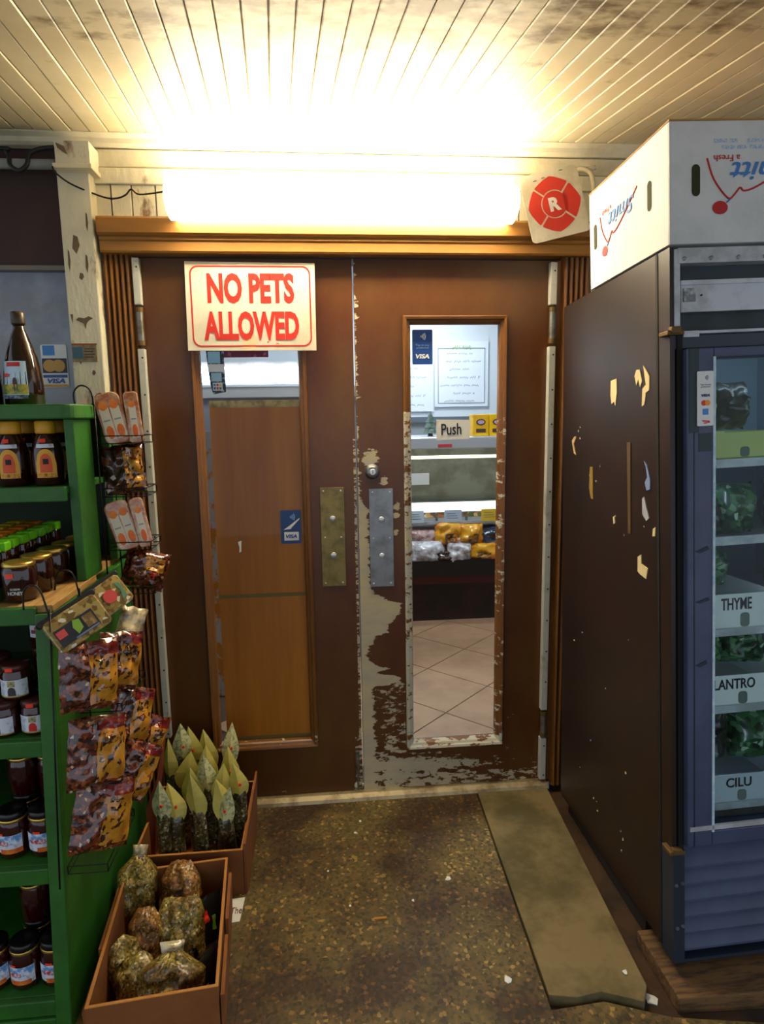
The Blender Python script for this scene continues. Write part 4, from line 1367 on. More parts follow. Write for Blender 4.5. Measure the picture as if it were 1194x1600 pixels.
ja, jb_ = jamproto(m_fruit), jamproto(m_fig)
put(ja, (-.099, -.782, .726), 'jam jar with red fruit label at the post end of its shelf', 'jar', 'jam jars', .1)
put(jb_, (-.170, -.787, .726), 'jam jar left of the red fruit jar, cut by the picture edge', 'jar', 'jam jars', -.2)
put(jb_, (-.142, -.772, .814), 'jam jar with dark fruit label stacked on two jars', 'jar', 'jam jars', .05)
for k, (x_, y_, z_) in enumerate([(-.096, -.705, .726), (-.168, -.705, .726), (-.24, -.76, .726), (-.096, -.628, .726), (-.168, -.628, .726), (-.215, -.71, .814), (-.12, -.655, .814)]):
    put(ja if k % 2 else jb_, (x_, y_, z_), 'dark jam jar in the back rows of its shelf', 'jar', 'back rows of jam jars', 2.6+.2*k)
# sauce jar high at the back
t = jar('sauce_jar', m_jam, m_blacklid, [(.028, 0), (.031, .004), (.031, .07), (.027, .085)], [(.029, .08), (.030, .083), (.030, .097), (.028, .1)],
        [('label', m_lab_w, (.031, .9, .030, .062), dict(off=.001, n=12)), ('label_field', M('label_brownred', (120, 40, 24), .5), (.031, .7, .040, .050), dict(off=.0016)), ('fruit_mark', m_fruit, (.031, .4, .051, .061), dict(off=.0016, arch=True))])
put(t, (-.122, -.655, .9012), 'dark sauce jar with white and red label high at the back', 'jar', None, .2)

# preserve jars, two lower shelves
pp = [(.031, 0), (.036, .005), (.0365, .075), (.032, .092), (.030, .098)]
for z_, xs, yf, nm, lo_ in ((.412, (-.101, -.175, -.249), -.795, 'third', m_lab_b), (.081, (-.086, -.160, -.234), -.832, 'bottom', m_lab_b)):
    t = jar('preserve_jar', m_jam, m_blacklid, pp, [(.0325, .100), (.0335, .102), (.0335, .117), (.031, .119)],
            [('label', m_lab_w, (.0365, 1.15, .020, .066), dict(off=.0008, n=14)),
             ('label_sky', m_lab_b, (.0365, 1.1, .042, .066), dict(off=.0013, n=14)),
             ('label_title', M('title_red', (176, 60, 60), .5, c2=(226, 220, 226), ns=150), (.0365, .5, .040, .052), dict(off=.0019, c=-.2)),
             ('label_fruit', m_lab_o, (.0365, .7, .018, .030), dict(off=.0014, c=.45 if nm == 'third' else .2, n=12)),
             ('price_dot', m_orange, (.0355, .24, .060, .072), dict(off=.0019, c=-.25))], n=20,
            extra=[('gold_band', m_gold, [(.0325, .093), (.0345, .095), (.0345, .101), (.0325, .103)])])
    for k, x_ in enumerate(xs):
        put(t, (x_, yf, z_), '%s fruit preserve jar from the post on the %s green shelf' % (ORD[k], nm), 'jar', 'preserve jars on the %s shelf' % nm, [.12, -.25, .1][k])
    for k, x_ in enumerate(xs[:2]):
        for r_ in range(2):
            for lv in range(2):
                put(t, (x_, yf+.078*(r_+1), z_+.1195*lv), 'dark-lidded preserve jar behind the front row of the %s shelf' % nm, 'jar', 'back rows of preserve jars on the %s shelf' % nm, 2.7+.3*k+.2*r_)


# ---- wire racks and hanging packets
def rack(label, loc, verticals, hooks, baskets):
    t = thing('wire_rack', label, 'rack', loc)
    for P in verticals:
        B().tube(P, .0022, 6).build('upright_wire', m_wire, t, smooth=True)
    for P in hooks:
        B().tube(curve_pts(P, 5), .0024, 6).build('hook', m_wire, t, smooth=True)
    for x0_, x1_, y0_, y1_, z_, h_ in baskets:
        bk = B().tube([(x0_, y0_, z_), (x1_, y0_, z_), (x1_, y1_, z_), (x0_, y1_, z_)], .0016, 5, True)
        bk.tube([(x0_, y0_, z_+h_), (x1_, y0_, z_+h_), (x1_, y1_, z_+h_), (x0_, y1_, z_+h_)], .0016, 5, True)
        for xx, yy in ((x1_, y0_), (x1_, y1_), (x0_, y0_)):
            bk.tube([(xx, yy, z_), (xx, yy, z_+h_)], .0016, 5)
        bk.tube([(x0_, (y0_+y1_)/2, z_), (x1_, (y0_+y1_)/2, z_)], .0014, 5)
        bk.build('basket', m_wire, t)
    return t


rack('black wire rack hooked over the top of the green shelf', (-.01, -.4, .95),
     [[(-.012, -.46, 1.55), (-.012, -.46, .97)], [(-.012, -.33, 1.54), (-.012, -.33, .97)]],
     [[(-.06, -.47, 1.526), (-.06, -.47, 1.56), (-.04, -.47, 1.578), (-.016, -.47, 1.565), (-.011, -.465, 1.52)], [(-.06, -.335, 1.526), (-.05, -.335, 1.55), (-.03, -.335, 1.56), (-.013, -.333, 1.53)]],
     [(-.012, .108, -.445, -.33, 1.415, .022), (-.012, .110, -.445, -.33, 1.262, .024), (-.012, .112, -.445, -.33, 1.105, .022), (-.012, .115, -.445, -.33, .972, .02)])
rack('black wire rack hooked over the ledge of the lower green shelf', (.0, -.72, .38),
     [[(-.018, -.845, 1.05), (-.018, -.93, .40)], [(-.018, -.66, 1.05), (-.018, -.66, .40)]],
     [[(-.085, -.825, 1.046), (-.08, -.826, 1.09), (-.06, -.828, 1.105), (-.04, -.832, 1.09), (-.02, -.845, 1.03)], [(-.08, -.66, 1.048), (-.07, -.66, 1.09), (-.05, -.66, 1.10), (-.03, -.66, 1.085), (-.019, -.66, 1.03)]],
     [(-.018, .075, -.88, -.66, .40, .02), (-.018, .085, -.72, -.5, .50, .02), (-.018, .085, -.72, -.5, .735, .02)])

m_clear = M('clear_plastic', (216, 178, 138), .12, coat=.7, c2=(176, 100, 54), ns=26, lo=.4, hi=.6)
m_orangefill = M('orange_filling', (168, 74, 24), .35, coat=.5, c2=(120, 46, 14), ns=30, bump=.3, bs=80)
m_packcard = M('pack_card', (232, 222, 196), .5)
m_packorange = M('pack_orange', (238, 106, 22), .5, c2=(250, 150, 40), ns=20)


def clamshell(label, loc, rot, wide):
    t = thing('clamshell_pack', label, 'package', loc, 'orange clamshell packs', local=True)
    t.rotation_euler = rot
    w_, h_, d_ = wide, .142, .055
    B().prism(rrect(-w_/2, w_/2, 0, h_, w_*.32, 5)[::-1], -.004, d_).build('filling', m_orangefill, t, bevel=.004)
    B().prism(rrect(-w_/2-.003, w_/2+.003, -.003, h_+.003, w_*.34, 5)[::-1], -.010, -.004).build('lid', m_clear, t, bevel=.003)
    n = 2 if wide > .05 else 1
    for k in range(n):
        cx = (k-(n-1)/2)*w_*.46
        lw = w_*.40 if n == 2 else w_*.56
        c = B().box(cx-lw/2, cx+lw/2, -.0112, -.0098, .012, h_*.72).build('label', m_packcard, t)
        B().prism([(cx+lw*.46*math.cos(2*math.pi*j/14), h_*.76+lw*.5*math.sin(2*math.pi*j/14)) for j in range(14)][::-1], -.0120, -.0104).build('round_mark', m_packorange, t)
        B().prism([(cx+lw*.40*math.cos(2*math.pi*j/12), .032+.019*math.sin(2*math.pi*j/12)) for j in range(12)][::-1], -.0124, -.0108).build('fruit_mark', m_packorange, t)
        B().box(cx-lw*.35, cx+lw*.35, -.0122, -.0108, .064, .068).build('text_line', M('grey_print', (150, 154, 164), .6), t)
    return t


clamshell('wide clear pack with orange labels in the top rack basket', (.040, -.425, 1.418), (math.radians(-6), math.radians(-13), math.radians(12)), .064)
clamshell('narrow clear pack with orange label right in the top rack basket', (.088, -.42, 1.418), (math.radians(-6), math.radians(-5), math.radians(12)), .034)
clamshell('wide clear pack with orange labels in the third rack basket', (.050, -.425, 1.108), (math.radians(-8), math.radians(-16), math.radians(14)), .062)
clamshell('narrow clear pack with orange label right in the third basket', (.094, -.42, 1.112), (math.radians(-6), math.radians(-10), math.radians(14)), .034)

m_sweets = M_speckle('wrapped_sweets', [(0, (96, 38, 20)), (.3, (56, 20, 14)), (.52, (128, 54, 22)), (.70, (30, 14, 10)), (.86, (150, 84, 44)), (.97, (210, 180, 150))], 120, r=.2, coat=1, bump=1.)
m_nuts = M_speckle('dates_and_nuts', [(0, (60, 28, 20)), (.4, (36, 18, 14)), (.65, (104, 58, 34)), (.9, (214, 196, 190))], 62, r=.2, coat=1, bump=1.)
m_goldlab = M('gold_bag_label', (204, 140, 34), .3, coat=.5, c2=(166, 104, 24), ns=18)
m_redlab = M('red_bag_label', (136, 24, 22), .3, coat=.5, c2=(70, 20, 16), ns=14)
m_darkwin = M_speckle('bag_window', [(0, (44, 22, 12)), (.5, (84, 50, 20)), (.8, (30, 16, 10)), (.95, (190, 150, 90))], 110, r=.2, coat=.8)


def sweetbag(label, loc, rot, w, h, seed, mt=None, labs=None):
    labs = labs or [('label', m_goldlab, .46, .97, .10, .80), ('label_top', m_redlab, .46, .97, .80, .95), ('label_mark', m_darkwin, .55, .86, .60, .76)]
    return bag('sweet_bag', label, 'bag', loc, rot, w, h, .042, mt or m_sweets, seed, 'bags of sweets on the wire racks', crumple=.42, labels=labs, nu=14, nv=16)


R_ = math.radians
sweetbag('bag of dates with yellow label in the second rack basket', (.045, -.40, 1.268), (R_(-8), R_(-4), R_(18)), .115, .142, 11, m_nuts, [('label', m_goldlab, .5, .95, .1, .6), ('label_top', M('amber_label', (206, 150, 40), .3, coat=.5, c2=(120, 60, 16), ns=20), .5, .95, .6, .93), ('dot_mark', m_redlab, .62, .82, .66, .82)])
sweetbag('crumpled bag of gold-wrapped sweets under the third basket', (.062, -.405, .978), (R_(-10), R_(18), R_(15)), .125, .115, 12, m_sweets, [('price_dot', m_orange, .62, .74, .30, .46), ('label', m_goldlab, .45, .9, .5, .85)])
sb = [
    ('tilted bag with large yellow label, upper front of the lower rack', (.048, -.835, .795), (R_(-6), R_(6), R_(38)), .135, .165, 21),
    ('bag of dark sweets behind the upper front bag', (.050, -.655, .765), (R_(-6), R_(14), R_(42)), .12, .155, 22),
    ('bag of sweets in the middle front of the lower rack', (.052, -.850, .605), (R_(-8), R_(9), R_(36)), .135, .17, 23),
    ('bag with red top and yellow panel, right middle of the lower rack', (.058, -.645, .60), (R_(-8), R_(20), R_(40)), .12, .155, 24),
    ('bag with yellow panel sticking out farthest right', (.070, -.60, .505), (R_(-10), R_(30), R_(38)), .115, .15, 25),
    ('lower bag with yellow panel, right of the lowest bag', (.066, -.70, .475), (R_(-10), R_(32), R_(36)), .11, .15, 26),
    ('lowest bag of sweets with crimped foot on the lower rack', (.050, -.865, .445), (R_(-8), R_(14), R_(34)), .14, .165, 27)]
for lab, loc, rot, w, h, sd in sb:
    sweetbag(lab, loc, rot, w, h, sd)

# two flat tray packs at the top of the lower rack
m_film = M_speckle('tray_filling', [(0, (150, 124, 60)), (.4, (176, 150, 84)), (.7, (116, 92, 40)), (.92, (230, 220, 190))], 90, r=.2, coat=.9)
for lab, loc, rot, w in (('flat pack with dark label and black tray edge, front of the lower rack', (.052, -.815, .968), (R_(-24), R_(-24), R_(40)), .135), ('flat pack with round red mark, rear of the lower rack', (.056, -.625, .972), (R_(-24), R_(-26), R_(42)), .125)):
    t = thing('tray_pack', lab, 'package', loc, 'flat tray packs', local=True)
    t.rotation_euler = rot
    B().prism(rrect(-w/2, w/2, 0, .085, .012, 4)[::-1], -.010, .012).build('tray', m_film, t, bevel=.004)
    B().prism(rrect(-w/2-.006, w/2+.006, .078, .094, .007, 4)[::-1], -.008, .024).build('tray_edge', m_black, t, bevel=.003)
    if w > .13:
        B().box(-w*.42, w*.30, -.0125, -.0098, .012, .056).build('label', M('label_slate', (40, 38, 44), .4), t)
        B().box(-w*.40, -w*.24, -.0135, -.0118, .032, .050).build('logo_mark', M('logo_rose', (206, 74, 70), .5), t)
        B().prism([(-.012, .02), (.004, .028), (.006, .05), (-.008, .056), (-.016, .04)][::-1], -.0137, -.0118).build('leaf_mark', M('leaf_green', (130, 176, 50), .5), t)
        B().box(.012, w*.27, -.0137, -.0118, .020, .050).build('picture', M('pack_picture', (120, 90, 40), .5, c2=(170, 140, 80), ns=60), t)
        B().box(-.022, w*.28, -.0139, -.0118, .013, .017).build('label_line', M('label_bluegrey', (110, 128, 160), .5), t)
    else:
        B().prism([(.018*math.cos(2*math.pi*j/18)+.012, .042+.018*math.sin(2*math.pi*j/18)) for j in range(18)][::-1], -.0127, -.0098).build('round_mark', M('logo_rose', (206, 74, 70), .5), t)
        B().prism([(.034, .015), (.05, .02), (.052, .06), (.04, .066), (.044, .04)][::-1], -.0127, -.0098).build('label', M('label_teal', (90, 140, 110), .5), t)
        B().prism([(-.04, .012), (-.02, .03), (-.022, .06), (-.034, .062), (-.044, .03)][::-1], -.0127, -.0098).build('label', M('label_slate', (40, 38, 44), .4), t)
# spilling clear wrapper between the packs
bag('clear_wrapper', 'crumpled clear wrapper below the rear flat pack', 'wrapper', (.060, -.60, .85), (R_(-10), R_(24), R_(35)), .075, .125, .03, M('clear_film', (206, 190, 150), .15, coat=.8, c2=(120, 96, 50), ns=16, bump=.6, bs=30), 31, crumple=.4)


# ================================================================== BOXES ON THE FLOOR
def carton_open(name, label, loc, rz, w, d, h, mat, edge, extra=None):
    t = thing(name, label, 'box', loc, local=True)
    t.rotation_euler = (0, 0, rz)
    k = .006
    for nm, a in (('wall', (-w/2, w/2, -d/2, -d/2+k)), ('wall', (-w/2, w/2, d/2-k, d/2)), ('wall', (-w/2, -w/2+k, -d/2+k, d/2-k)), ('wall', (w/2-k, w/2, -d/2+k, d/2-k))):
        wl = B().box(*a, 0, h).build(nm, mat, t)
        B().box(a[0]-.001, a[1]+.001, a[2]-.001, a[3]+.001, h, h+.003).build('rim', edge, wl, bevel=.001)
    B().box(-w/2+k, w/2-k, -d/2+k, d/2-k, 0, .004).build('base', mat, t)
    return t


BBZ = .155
bb = carton_open('cardboard_box', 'open cardboard box of bagged herbs at the front', (.172, -.770, .0), .094, .295, .455, BBZ, m_card, m_cardedge)
# torn outer flaps along the left and right sides of the front box
for sx, y0_, y1_, hh in ((-1, -.21, .06, .13), (-1, -.05, .21, .15), (1, -.22, -.03, .125), (1, .0, .19, .14)):
    B().hexa([(sx*.150, y0_, .0), (sx*.156, y0_, .0), (sx*.156, y1_, .0), (sx*.150, y1_, .0), (sx*.151, y0_, hh), (sx*.160, y0_, hh), (sx*.160, y1_, hh-.006), (sx*.151, y1_, hh-.006)]).build('flap', m_card, bb)
ba = carton_open('cardboard_box', 'open cardboard box of yellow-topped bags by the left door', (.170, -.300, .0), .0, .335, .385, .15, m_card, m_cardedge)
B().hexa([(.169, -.19, 0), (.176, -.19, 0), (.176, .10, 0), (.169, .10, 0), (.170, -.19, .17), (.177, -.19, .17), (.182, .15, .215), (.175, .15, .215)]).build('flap', m_card, ba)
# standing corner flap on the left
B().add([(-.165, -.02, .02), (-.150, -.02, .02), (-.098, .06, .50), (-.113, .06, .40), (-.13, -.0, .30), (-.168, -.02, .20),
         (-.165, -.013, .02), (-.150, -.013, .02), (-.098, .067, .50), (-.113, .067, .40), (-.13, .007, .30), (-.168, -.013, .20)],
        [(0, 1, 4, 5), (1, 2, 3, 4), (11, 10, 7, 6), (10, 9, 8, 7), (0, 6, 7, 1), (1, 7, 8, 2), (2, 8, 9, 3), (3, 9, 10, 4), (4, 10, 11, 5), (5, 11, 6, 0)]).build('torn_flap', M('red_brown_card', (120, 52, 22), .75), ba)

# ---- bags of herbs in the front box
m_herb = M_speckle('dried_herb', [(0, (150, 128, 50)), (.25, (116, 104, 42)), (.5, (176, 150, 68)), (.72, (88, 76, 32)), (.86, (196, 168, 96)), (.96, (226, 214, 168))], 190, r=.45, coat=.35, bump=1., dark=(170, 146, 110), ns=14)
m_herb2 = M_speckle('dried_herb_brown', [(0, (166, 116, 50)), (.3, (130, 90, 38)), (.55, (190, 138, 70)), (.75, (96, 66, 30)), (.95, (226, 196, 140))], 190, r=.45, coat=.35, bump=1., dark=(170, 146, 110), ns=14)
zb = .005
for (x_, y_, z_, rot, w, h, t__, mt, sd, lab, nk) in (
        (.030, -.600, .03, (R_(-16), R_(8), R_(10)), .115, .185, .085, m_herb, 41, 'tall herb bag in the back left corner of the front box', .75),
        (.165, -.615, .02, (R_(-26), R_(-8), R_(-14)), .125, .165, .085, m_herb2, 42, 'brownish herb bag leaning at the back middle of the front box', .5),
        (.195, -.735, .01, (R_(-24), R_(-6), R_(-6)), .135, .155, .09, m_herb, 43, 'fat herb bag in the middle right of the front box', .3),
        (.098, -.745, .01, (R_(-20), R_(2), R_(4)), .095, .145, .07, m_herb2, 44, 'rusty brown herb bag in the centre of the front box', .55),
        (.082, -.800, .01, (R_(-14), R_(-4), R_(60)), .10, .13, .055, m_herb, 45, 'narrow herb bag against the left wall of the front box', .6),
        (.135, -.905, .01, (R_(-30), R_(-34), R_(-20)), .12, .14, .07, m_herb, 46, 'herb bag lying to the left at the front of the box', .3),
        (.205, -.925, .01, (R_(-30), R_(4), R_(8)), .165, .155, .095, m_herb, 47, 'large herb bag with twisted clear top at the box front', .85)):
    o = bag('herb_bag', lab, 'bag', (x_, y_, z_), rot, w, h, t__, mt, sd, 'bags of dried herbs in the front box', crumple=.26, neck=nk, nu=18, nv=20)
    if nk > .7:
        pillow(w*.26, h*.26, .02, sd+.5, .6, 8, 8, taper=-.5).xf(Matrix.Translation((0, 0, h*.86))).build('clear_top', M('clear_film', (206, 190, 150), .15, coat=.8, c2=(120, 96, 50), ns=16, bump=.6, bs=30), o, smooth=True)
# dark packet with red and green print by the right wall of the front box
pk = bag('dark_packet', 'dark packet with red and green print by the right wall of the front box', 'packet', (.268, -.70, .006), (R_(-18), R_(16), R_(64)), .15, .13, .03, M('packet_black', (20, 22, 20), .25, coat=.6), 51, crumple=.15,
         labels=[('red_mark', m_fruit, .25, .42, .55, .78), ('green_mark', M('leaf_green', (130, 176, 50), .5), .5, .62, .35, .62), ('white_mark', m_lab_b, .12, .22, .5, .85)])
bag('dark_packet', 'dark packet with cream tag at the front right of the box', 'packet', (.292, -.85, .006), (R_(-14), R_(12), R_(70)), .14, .10, .03, MATS['packet_black'], 52, crumple=.15,
    labels=[('cream_tag', m_packcard, .2, .34, .2, .42), ('red_mark', m_fruit, .78, .9, .6, .85)])

# ---- bags with folded yellow paper tops in the back box
m_yp = M('yellow_paper', (216, 202, 104), .6, c2=(190, 172, 70), ns=12, lo=.4, hi=.7)
m_yp2 = M('pale_yellow_paper', (220, 214, 152), .6, c2=(150, 156, 110), ns=60, lo=.5, hi=.6)
m_stem = M_speckle('bagged_stems', [(0, (92, 80, 40)), (.3, (60, 52, 26)), (.6, (124, 108, 64)), (.85, (160, 150, 116)), (.96, (206, 202, 184))], 170, r=.3, coat=.8, bump=.7, dark=(110, 96, 60), ns=10)


def cone_top(w, h, bend, k):
    """a paper header folded to a point: leaf outline, creased down the middle"""
    b = B()
    prof_ = [(0, .30), (.12, .42), (.30, .50), (.45, .47), (.62, .34), (.8, .19), (.93, .07), (1, .004)]

    def fn(sign):
        def f(u, v):
            i_ = v*7
            a = int(min(6, math.floor(i_))); fr_ = i_-a
            zz = prof_[a][0]+(prof_[a+1][0]-prof_[a][0])*fr_
            ww = prof_[a][1]+(prof_[a+1][1]-prof_[a][1])*fr_
            s = 2*u-1
            return (w*ww*s*2*.5+bend*zz*zz, sign*(.014*(1-abs(s))*(ww*2)**.7+.001)-.0, h*zz)
        return f
    b.grid(fn(-1), 6, 7)
    g = B().grid(fn(1), 6, 7)
    b.add(g.v, [q[::-1] for q in g.f])
    return b


TOPS = [(-.16, [(.100, .42), (.150, .402), (.186, .386), (.244, .396)]), (-.25, [(.070, .395), (.112, .360), (.156, .331), (.208, .365), (.282, .364)]),
        (-.34, [(.175, .349), (.226, .392), (.272, .364), (.312, .362)]), (-.425, [(.090, .357), (.128, .338), (.206, .372), (.264, .33), (.298, .352)])]
rows_ = ['back', 'third', 'second', 'front']
ry = random.Random(11)
for ri, (y_, L_) in enumerate(TOPS):
    for k, (x_, zt) in enumerate(L_):
        zt = zt-.0
        h_ = .135+ry.uniform(-.015, .02)
        w_ = .056+ry.uniform(-.008, .010)
        t = thing('folded_top_bag', '%s yellow-topped bag from the left in the %s row of the back box' % (ORD[k], rows_[ri]), 'bag', (x_, y_, .006), 'bags with folded yellow paper tops', local=True)
        t.rotation_euler = (R_(ry.uniform(-5, 1)), R_(ry.uniform(-4, 4)), R_(ry.uniform(-28, 28)))
        hb = zt-h_
        pillow(.052, hb+.03, .036, 60+k+ri*7, .16, 8, 12, taper=.2).build('bag', m_stem, t, smooth=True)
        bend = ry.choice([-1, 1])*ry.uniform(.0, .02)
        tp = cone_top(w_*1.25, h_, bend, k).xf(Matrix.Translation((0, 0, hb-.004))).build('paper_top', m_yp if (k+ri) % 3 else m_yp2, t)
        if (k*2+ri) % 3 != 1:
            B().prism([(.0045*math.cos(2*math.pi*j/8)+bend*.1+.004, hb+h_*.36+.0055*math.sin(2*math.pi*j/8)) for j in range(8)][::-1], -.0165, -.0105).build('price_dot', m_orange, tp)

# price card lying on the floor beside the boxes
pc = thing('price_card', 'white price card lying on the floor beside the boxes', 'card', (.335, -.56, .0))
B().add([(.262, -.612, .002), (.336, -.606, .002), (.341, -.512, .004), (.300, -.515, .004), (.262, -.612, .0005), (.336, -.606, .0005), (.341, -.512, .0025), (.300, -.515, .0025)], [(0, 1, 2, 3), (7, 6, 5, 4), (0, 4, 5, 1), (1, 5, 6, 2), (2, 6, 7, 3), (3, 7, 4, 0)]).build('card', m_paper, pc)
text('The', (.321, -.565, .0036), (1, .05, 0), (0, 1, 0), .026, .034, M('maroon_ink', (96, 30, 40), .6), pc)

# ---- litter on the slab
rl = random.Random(5)
for k, (x_, y_, s) in enumerate([(.985, -.50, .012), (.70, -.235, .008), (.72, -.17, .006), (1.07, -.885, .016), (1.43, -.955, .022), (1.385, -.90, .009), (.86, -.58, .006), (.60, -.42, .005), (.665, -.58, .005)]):
    n = 7
    b = B()
    ps_ = [(x_+s*rl.uniform(.5, 1)*math.cos(2*math.pi*j/n), y_+s*rl.uniform(.5, 1)*math.sin(2*math.pi*j/n)) for j in range(n)]
    zz = .0055 if x_ > 1.18 else .0008
    if y_ < -.94: zz = -.028
    if k == 4: zz = -.029
    b.add([(p, q, zz) for p, q in ps_]+[(p, q, zz+s*.12) for p, q in ps_]+[(x_, y_, zz+s*.35)], [tuple(range(n-1, -1, -1))]+[(j, (j+1) % n, n+(j+1) % n, n+j) for j in range(n)]+[(n+j, n+(j+1) % n, 2*n) for j in range(n)])
    lab = ['scrap of white paper in the middle of the slab', 'small white scrap near the door seam', 'tiny white scrap closest to the threshold', 'white scrap at the end of the slab joint', 'largest white scrap beside the cooler foot', 'small pale scrap on the light slab end', 'tiny pale chip left of the middle scrap', 'tiny pale chip on the left of the slab', 'pale chip in front of the left box'][k]
    single(b.build('paper_scrap', m_paper), lab, 'scrap', 'litter on the floor')
single(B().box(.735, .772, -.645, -.638, .001, .005).build('wood_sliver', m_cardedge), 'thin wooden sliver lying on the slab', 'sliver')

# ================================================================== INSIDE THE SHOP
# board standing behind the left door glass
bd = thing('wooden_board', 'orange-brown board standing behind the left door glass', 'board', (.39, .03, .243))
B().box(.222, .550, .0235, .036, .243, 1.52).build('panel', m_wood_in, bd)
B().box(.222, .550, .0225, .037, 1.52, 1.545).build('top_trim', M('cream_trim', (206, 180, 120), .6, c2=(150, 120, 66), ns=20, world=True), bd)
B().box(.222, .550, .0222, .0236, .815, .829).build('middle_trim', M('olive_trim', (140, 112, 52), .6), bd)
B().box(.222, .550, .0222, .0236, .243, .262).build('bottom_trim', MATS['olive_trim'], bd)
# lit cabinet behind it
tl = thing('tube_light', 'bright white tube light seen above the board through the left glass', 'light', (.3, 1.4, 1.68))
B().box(-.35, .75, 1.42, 1.44, 1.67, 1.80).build('reflector', m_alu, tl)
for zz in (1.752, 1.705):
    B().tube([(-.33, 1.40, zz), (.73, 1.40, zz)], .018, 10).build('tube', M('shop_tube', (244, 250, 255), .4, emit=9.), tl)
cbn = thing('wall_cabinet', 'grey cabinet under the tube light behind the left door', 'cabinet', (.2, 1.6, 0))
B().box(-.5, .85, 1.46, 1.9, 0, 1.64).build('body', M('cabinet_grey', (150, 154, 168), .4), cbn)
B().box(-.5, .85, 1.44, 1.46, 1.60, 1.66).build('top_rail', m_chrome, cbn)
B().box(.02, .18, 1.447, 1.459, 1.50, 1.545).build('name_plate', m_paper, cbn)
rsn = single(B().box(.08, .33, 1.39, 1.40, 1.82, 1.88).build('red_placard', M('placard_red', (110, 20, 52), .5, c2=(170, 80, 110), ns=30, lo=.58, hi=.62)), 'dark red placard above the tube light behind the left glass', 'placard')
single(B().box(.0, .09, 1.0, 1.05, 0, 1.32).box(.01, .085, .99, 1.0, 1.25, 1.42).build('carton_stack', M('stack_white', (206, 212, 216), .6, c2=(214, 150, 60), ns=9, lo=.5, hi=.55, world=True)), 'pale stacked goods in the slit beside the board', 'goods')

# deli counter
dc = thing('deli_counter', 'deli display counter with chrome ledge and glass front inside the shop', 'counter', (1.6, 2.3, 0))
m_base = M('counter_base', (30, 18, 14), .6, c2=(60, 22, 16), ns=4, world=True)
B().box(.55, 2.75, 2.12, 2.9, .0, .40).build('base', m_base, dc)
B().box(.55, 2.75, 2.09, 2.12, .28, .34).build('bumper', M('bumper_red', (84, 26, 18), .5), dc)
B().box(.55, 2.75, 2.02, 2.14, .40, .43).box(.55, 2.75, 2.0, 2.02, .36, .47).build('front_bin', M('bin_black', (16, 14, 12), .5), dc)
B().box(.55, 2.75, 2.20, 2.22, .43, .72).build('bin_back', m_shopwall, dc)
B().box(.55, 2.75, 2.12, 2.9, .70, .72).build('lower_deck', m_chrome, dc)
B().box(.55, 2.75, 2.10, 2.115, .715, .735).build('tag_rail', m_alu, dc)
B().box(.55, 2.75, 2.55, 2.60, .72, 1.26).build('case_back', M('case_back_cream', (188, 184, 176), .5, c2=(156, 150, 140), ns=5, world=True), dc)
B().box(.55, 2.75, 2.20, 2.50, .868, .878).build('glass_shelf', m_glass2, dc)
B().box(.55, 2.75, 2.115, 2.135, .80, .868).build('lit_strip', M('case_strip_light', (235, 245, 255), .4, emit=1.3), dc)
B().box(.55, 2.75, 2.118, 2.122, .88, 1.25).build('front_glass', m_glass2, dc)
B().box(.55, 2.75, 2.20, 2.23, 1.175, 1.195).build('case_tube', M('case_tube_warm', (255, 240, 190), .4, emit=3.5), dc)
B().box(.55, 2.75, 2.09, 2.75, 1.25, 1.33).build('chrome_ledge', m_chrome, dc, bevel=.006)
B().box(1.42, 1.52, 2.086, 2.092, 1.262, 1.282).build('red_tag', M('tag_red', (206, 40, 50), .5), dc)
B().box(1.04, 1.36, 2.10, 2.118, 1.0, 1.08).build('price_sheet', m_paper, dc)


def goods(nm, lab, cat, loc, w, h, t__, mt, sd, grp, rot=(0, 0, 0), cr=.18, labels=()):
    return bag(nm, lab, cat, loc, rot, w, h, t__, mt, sd, grp, crumple=cr, labels=labels, nu=10, nv=10)


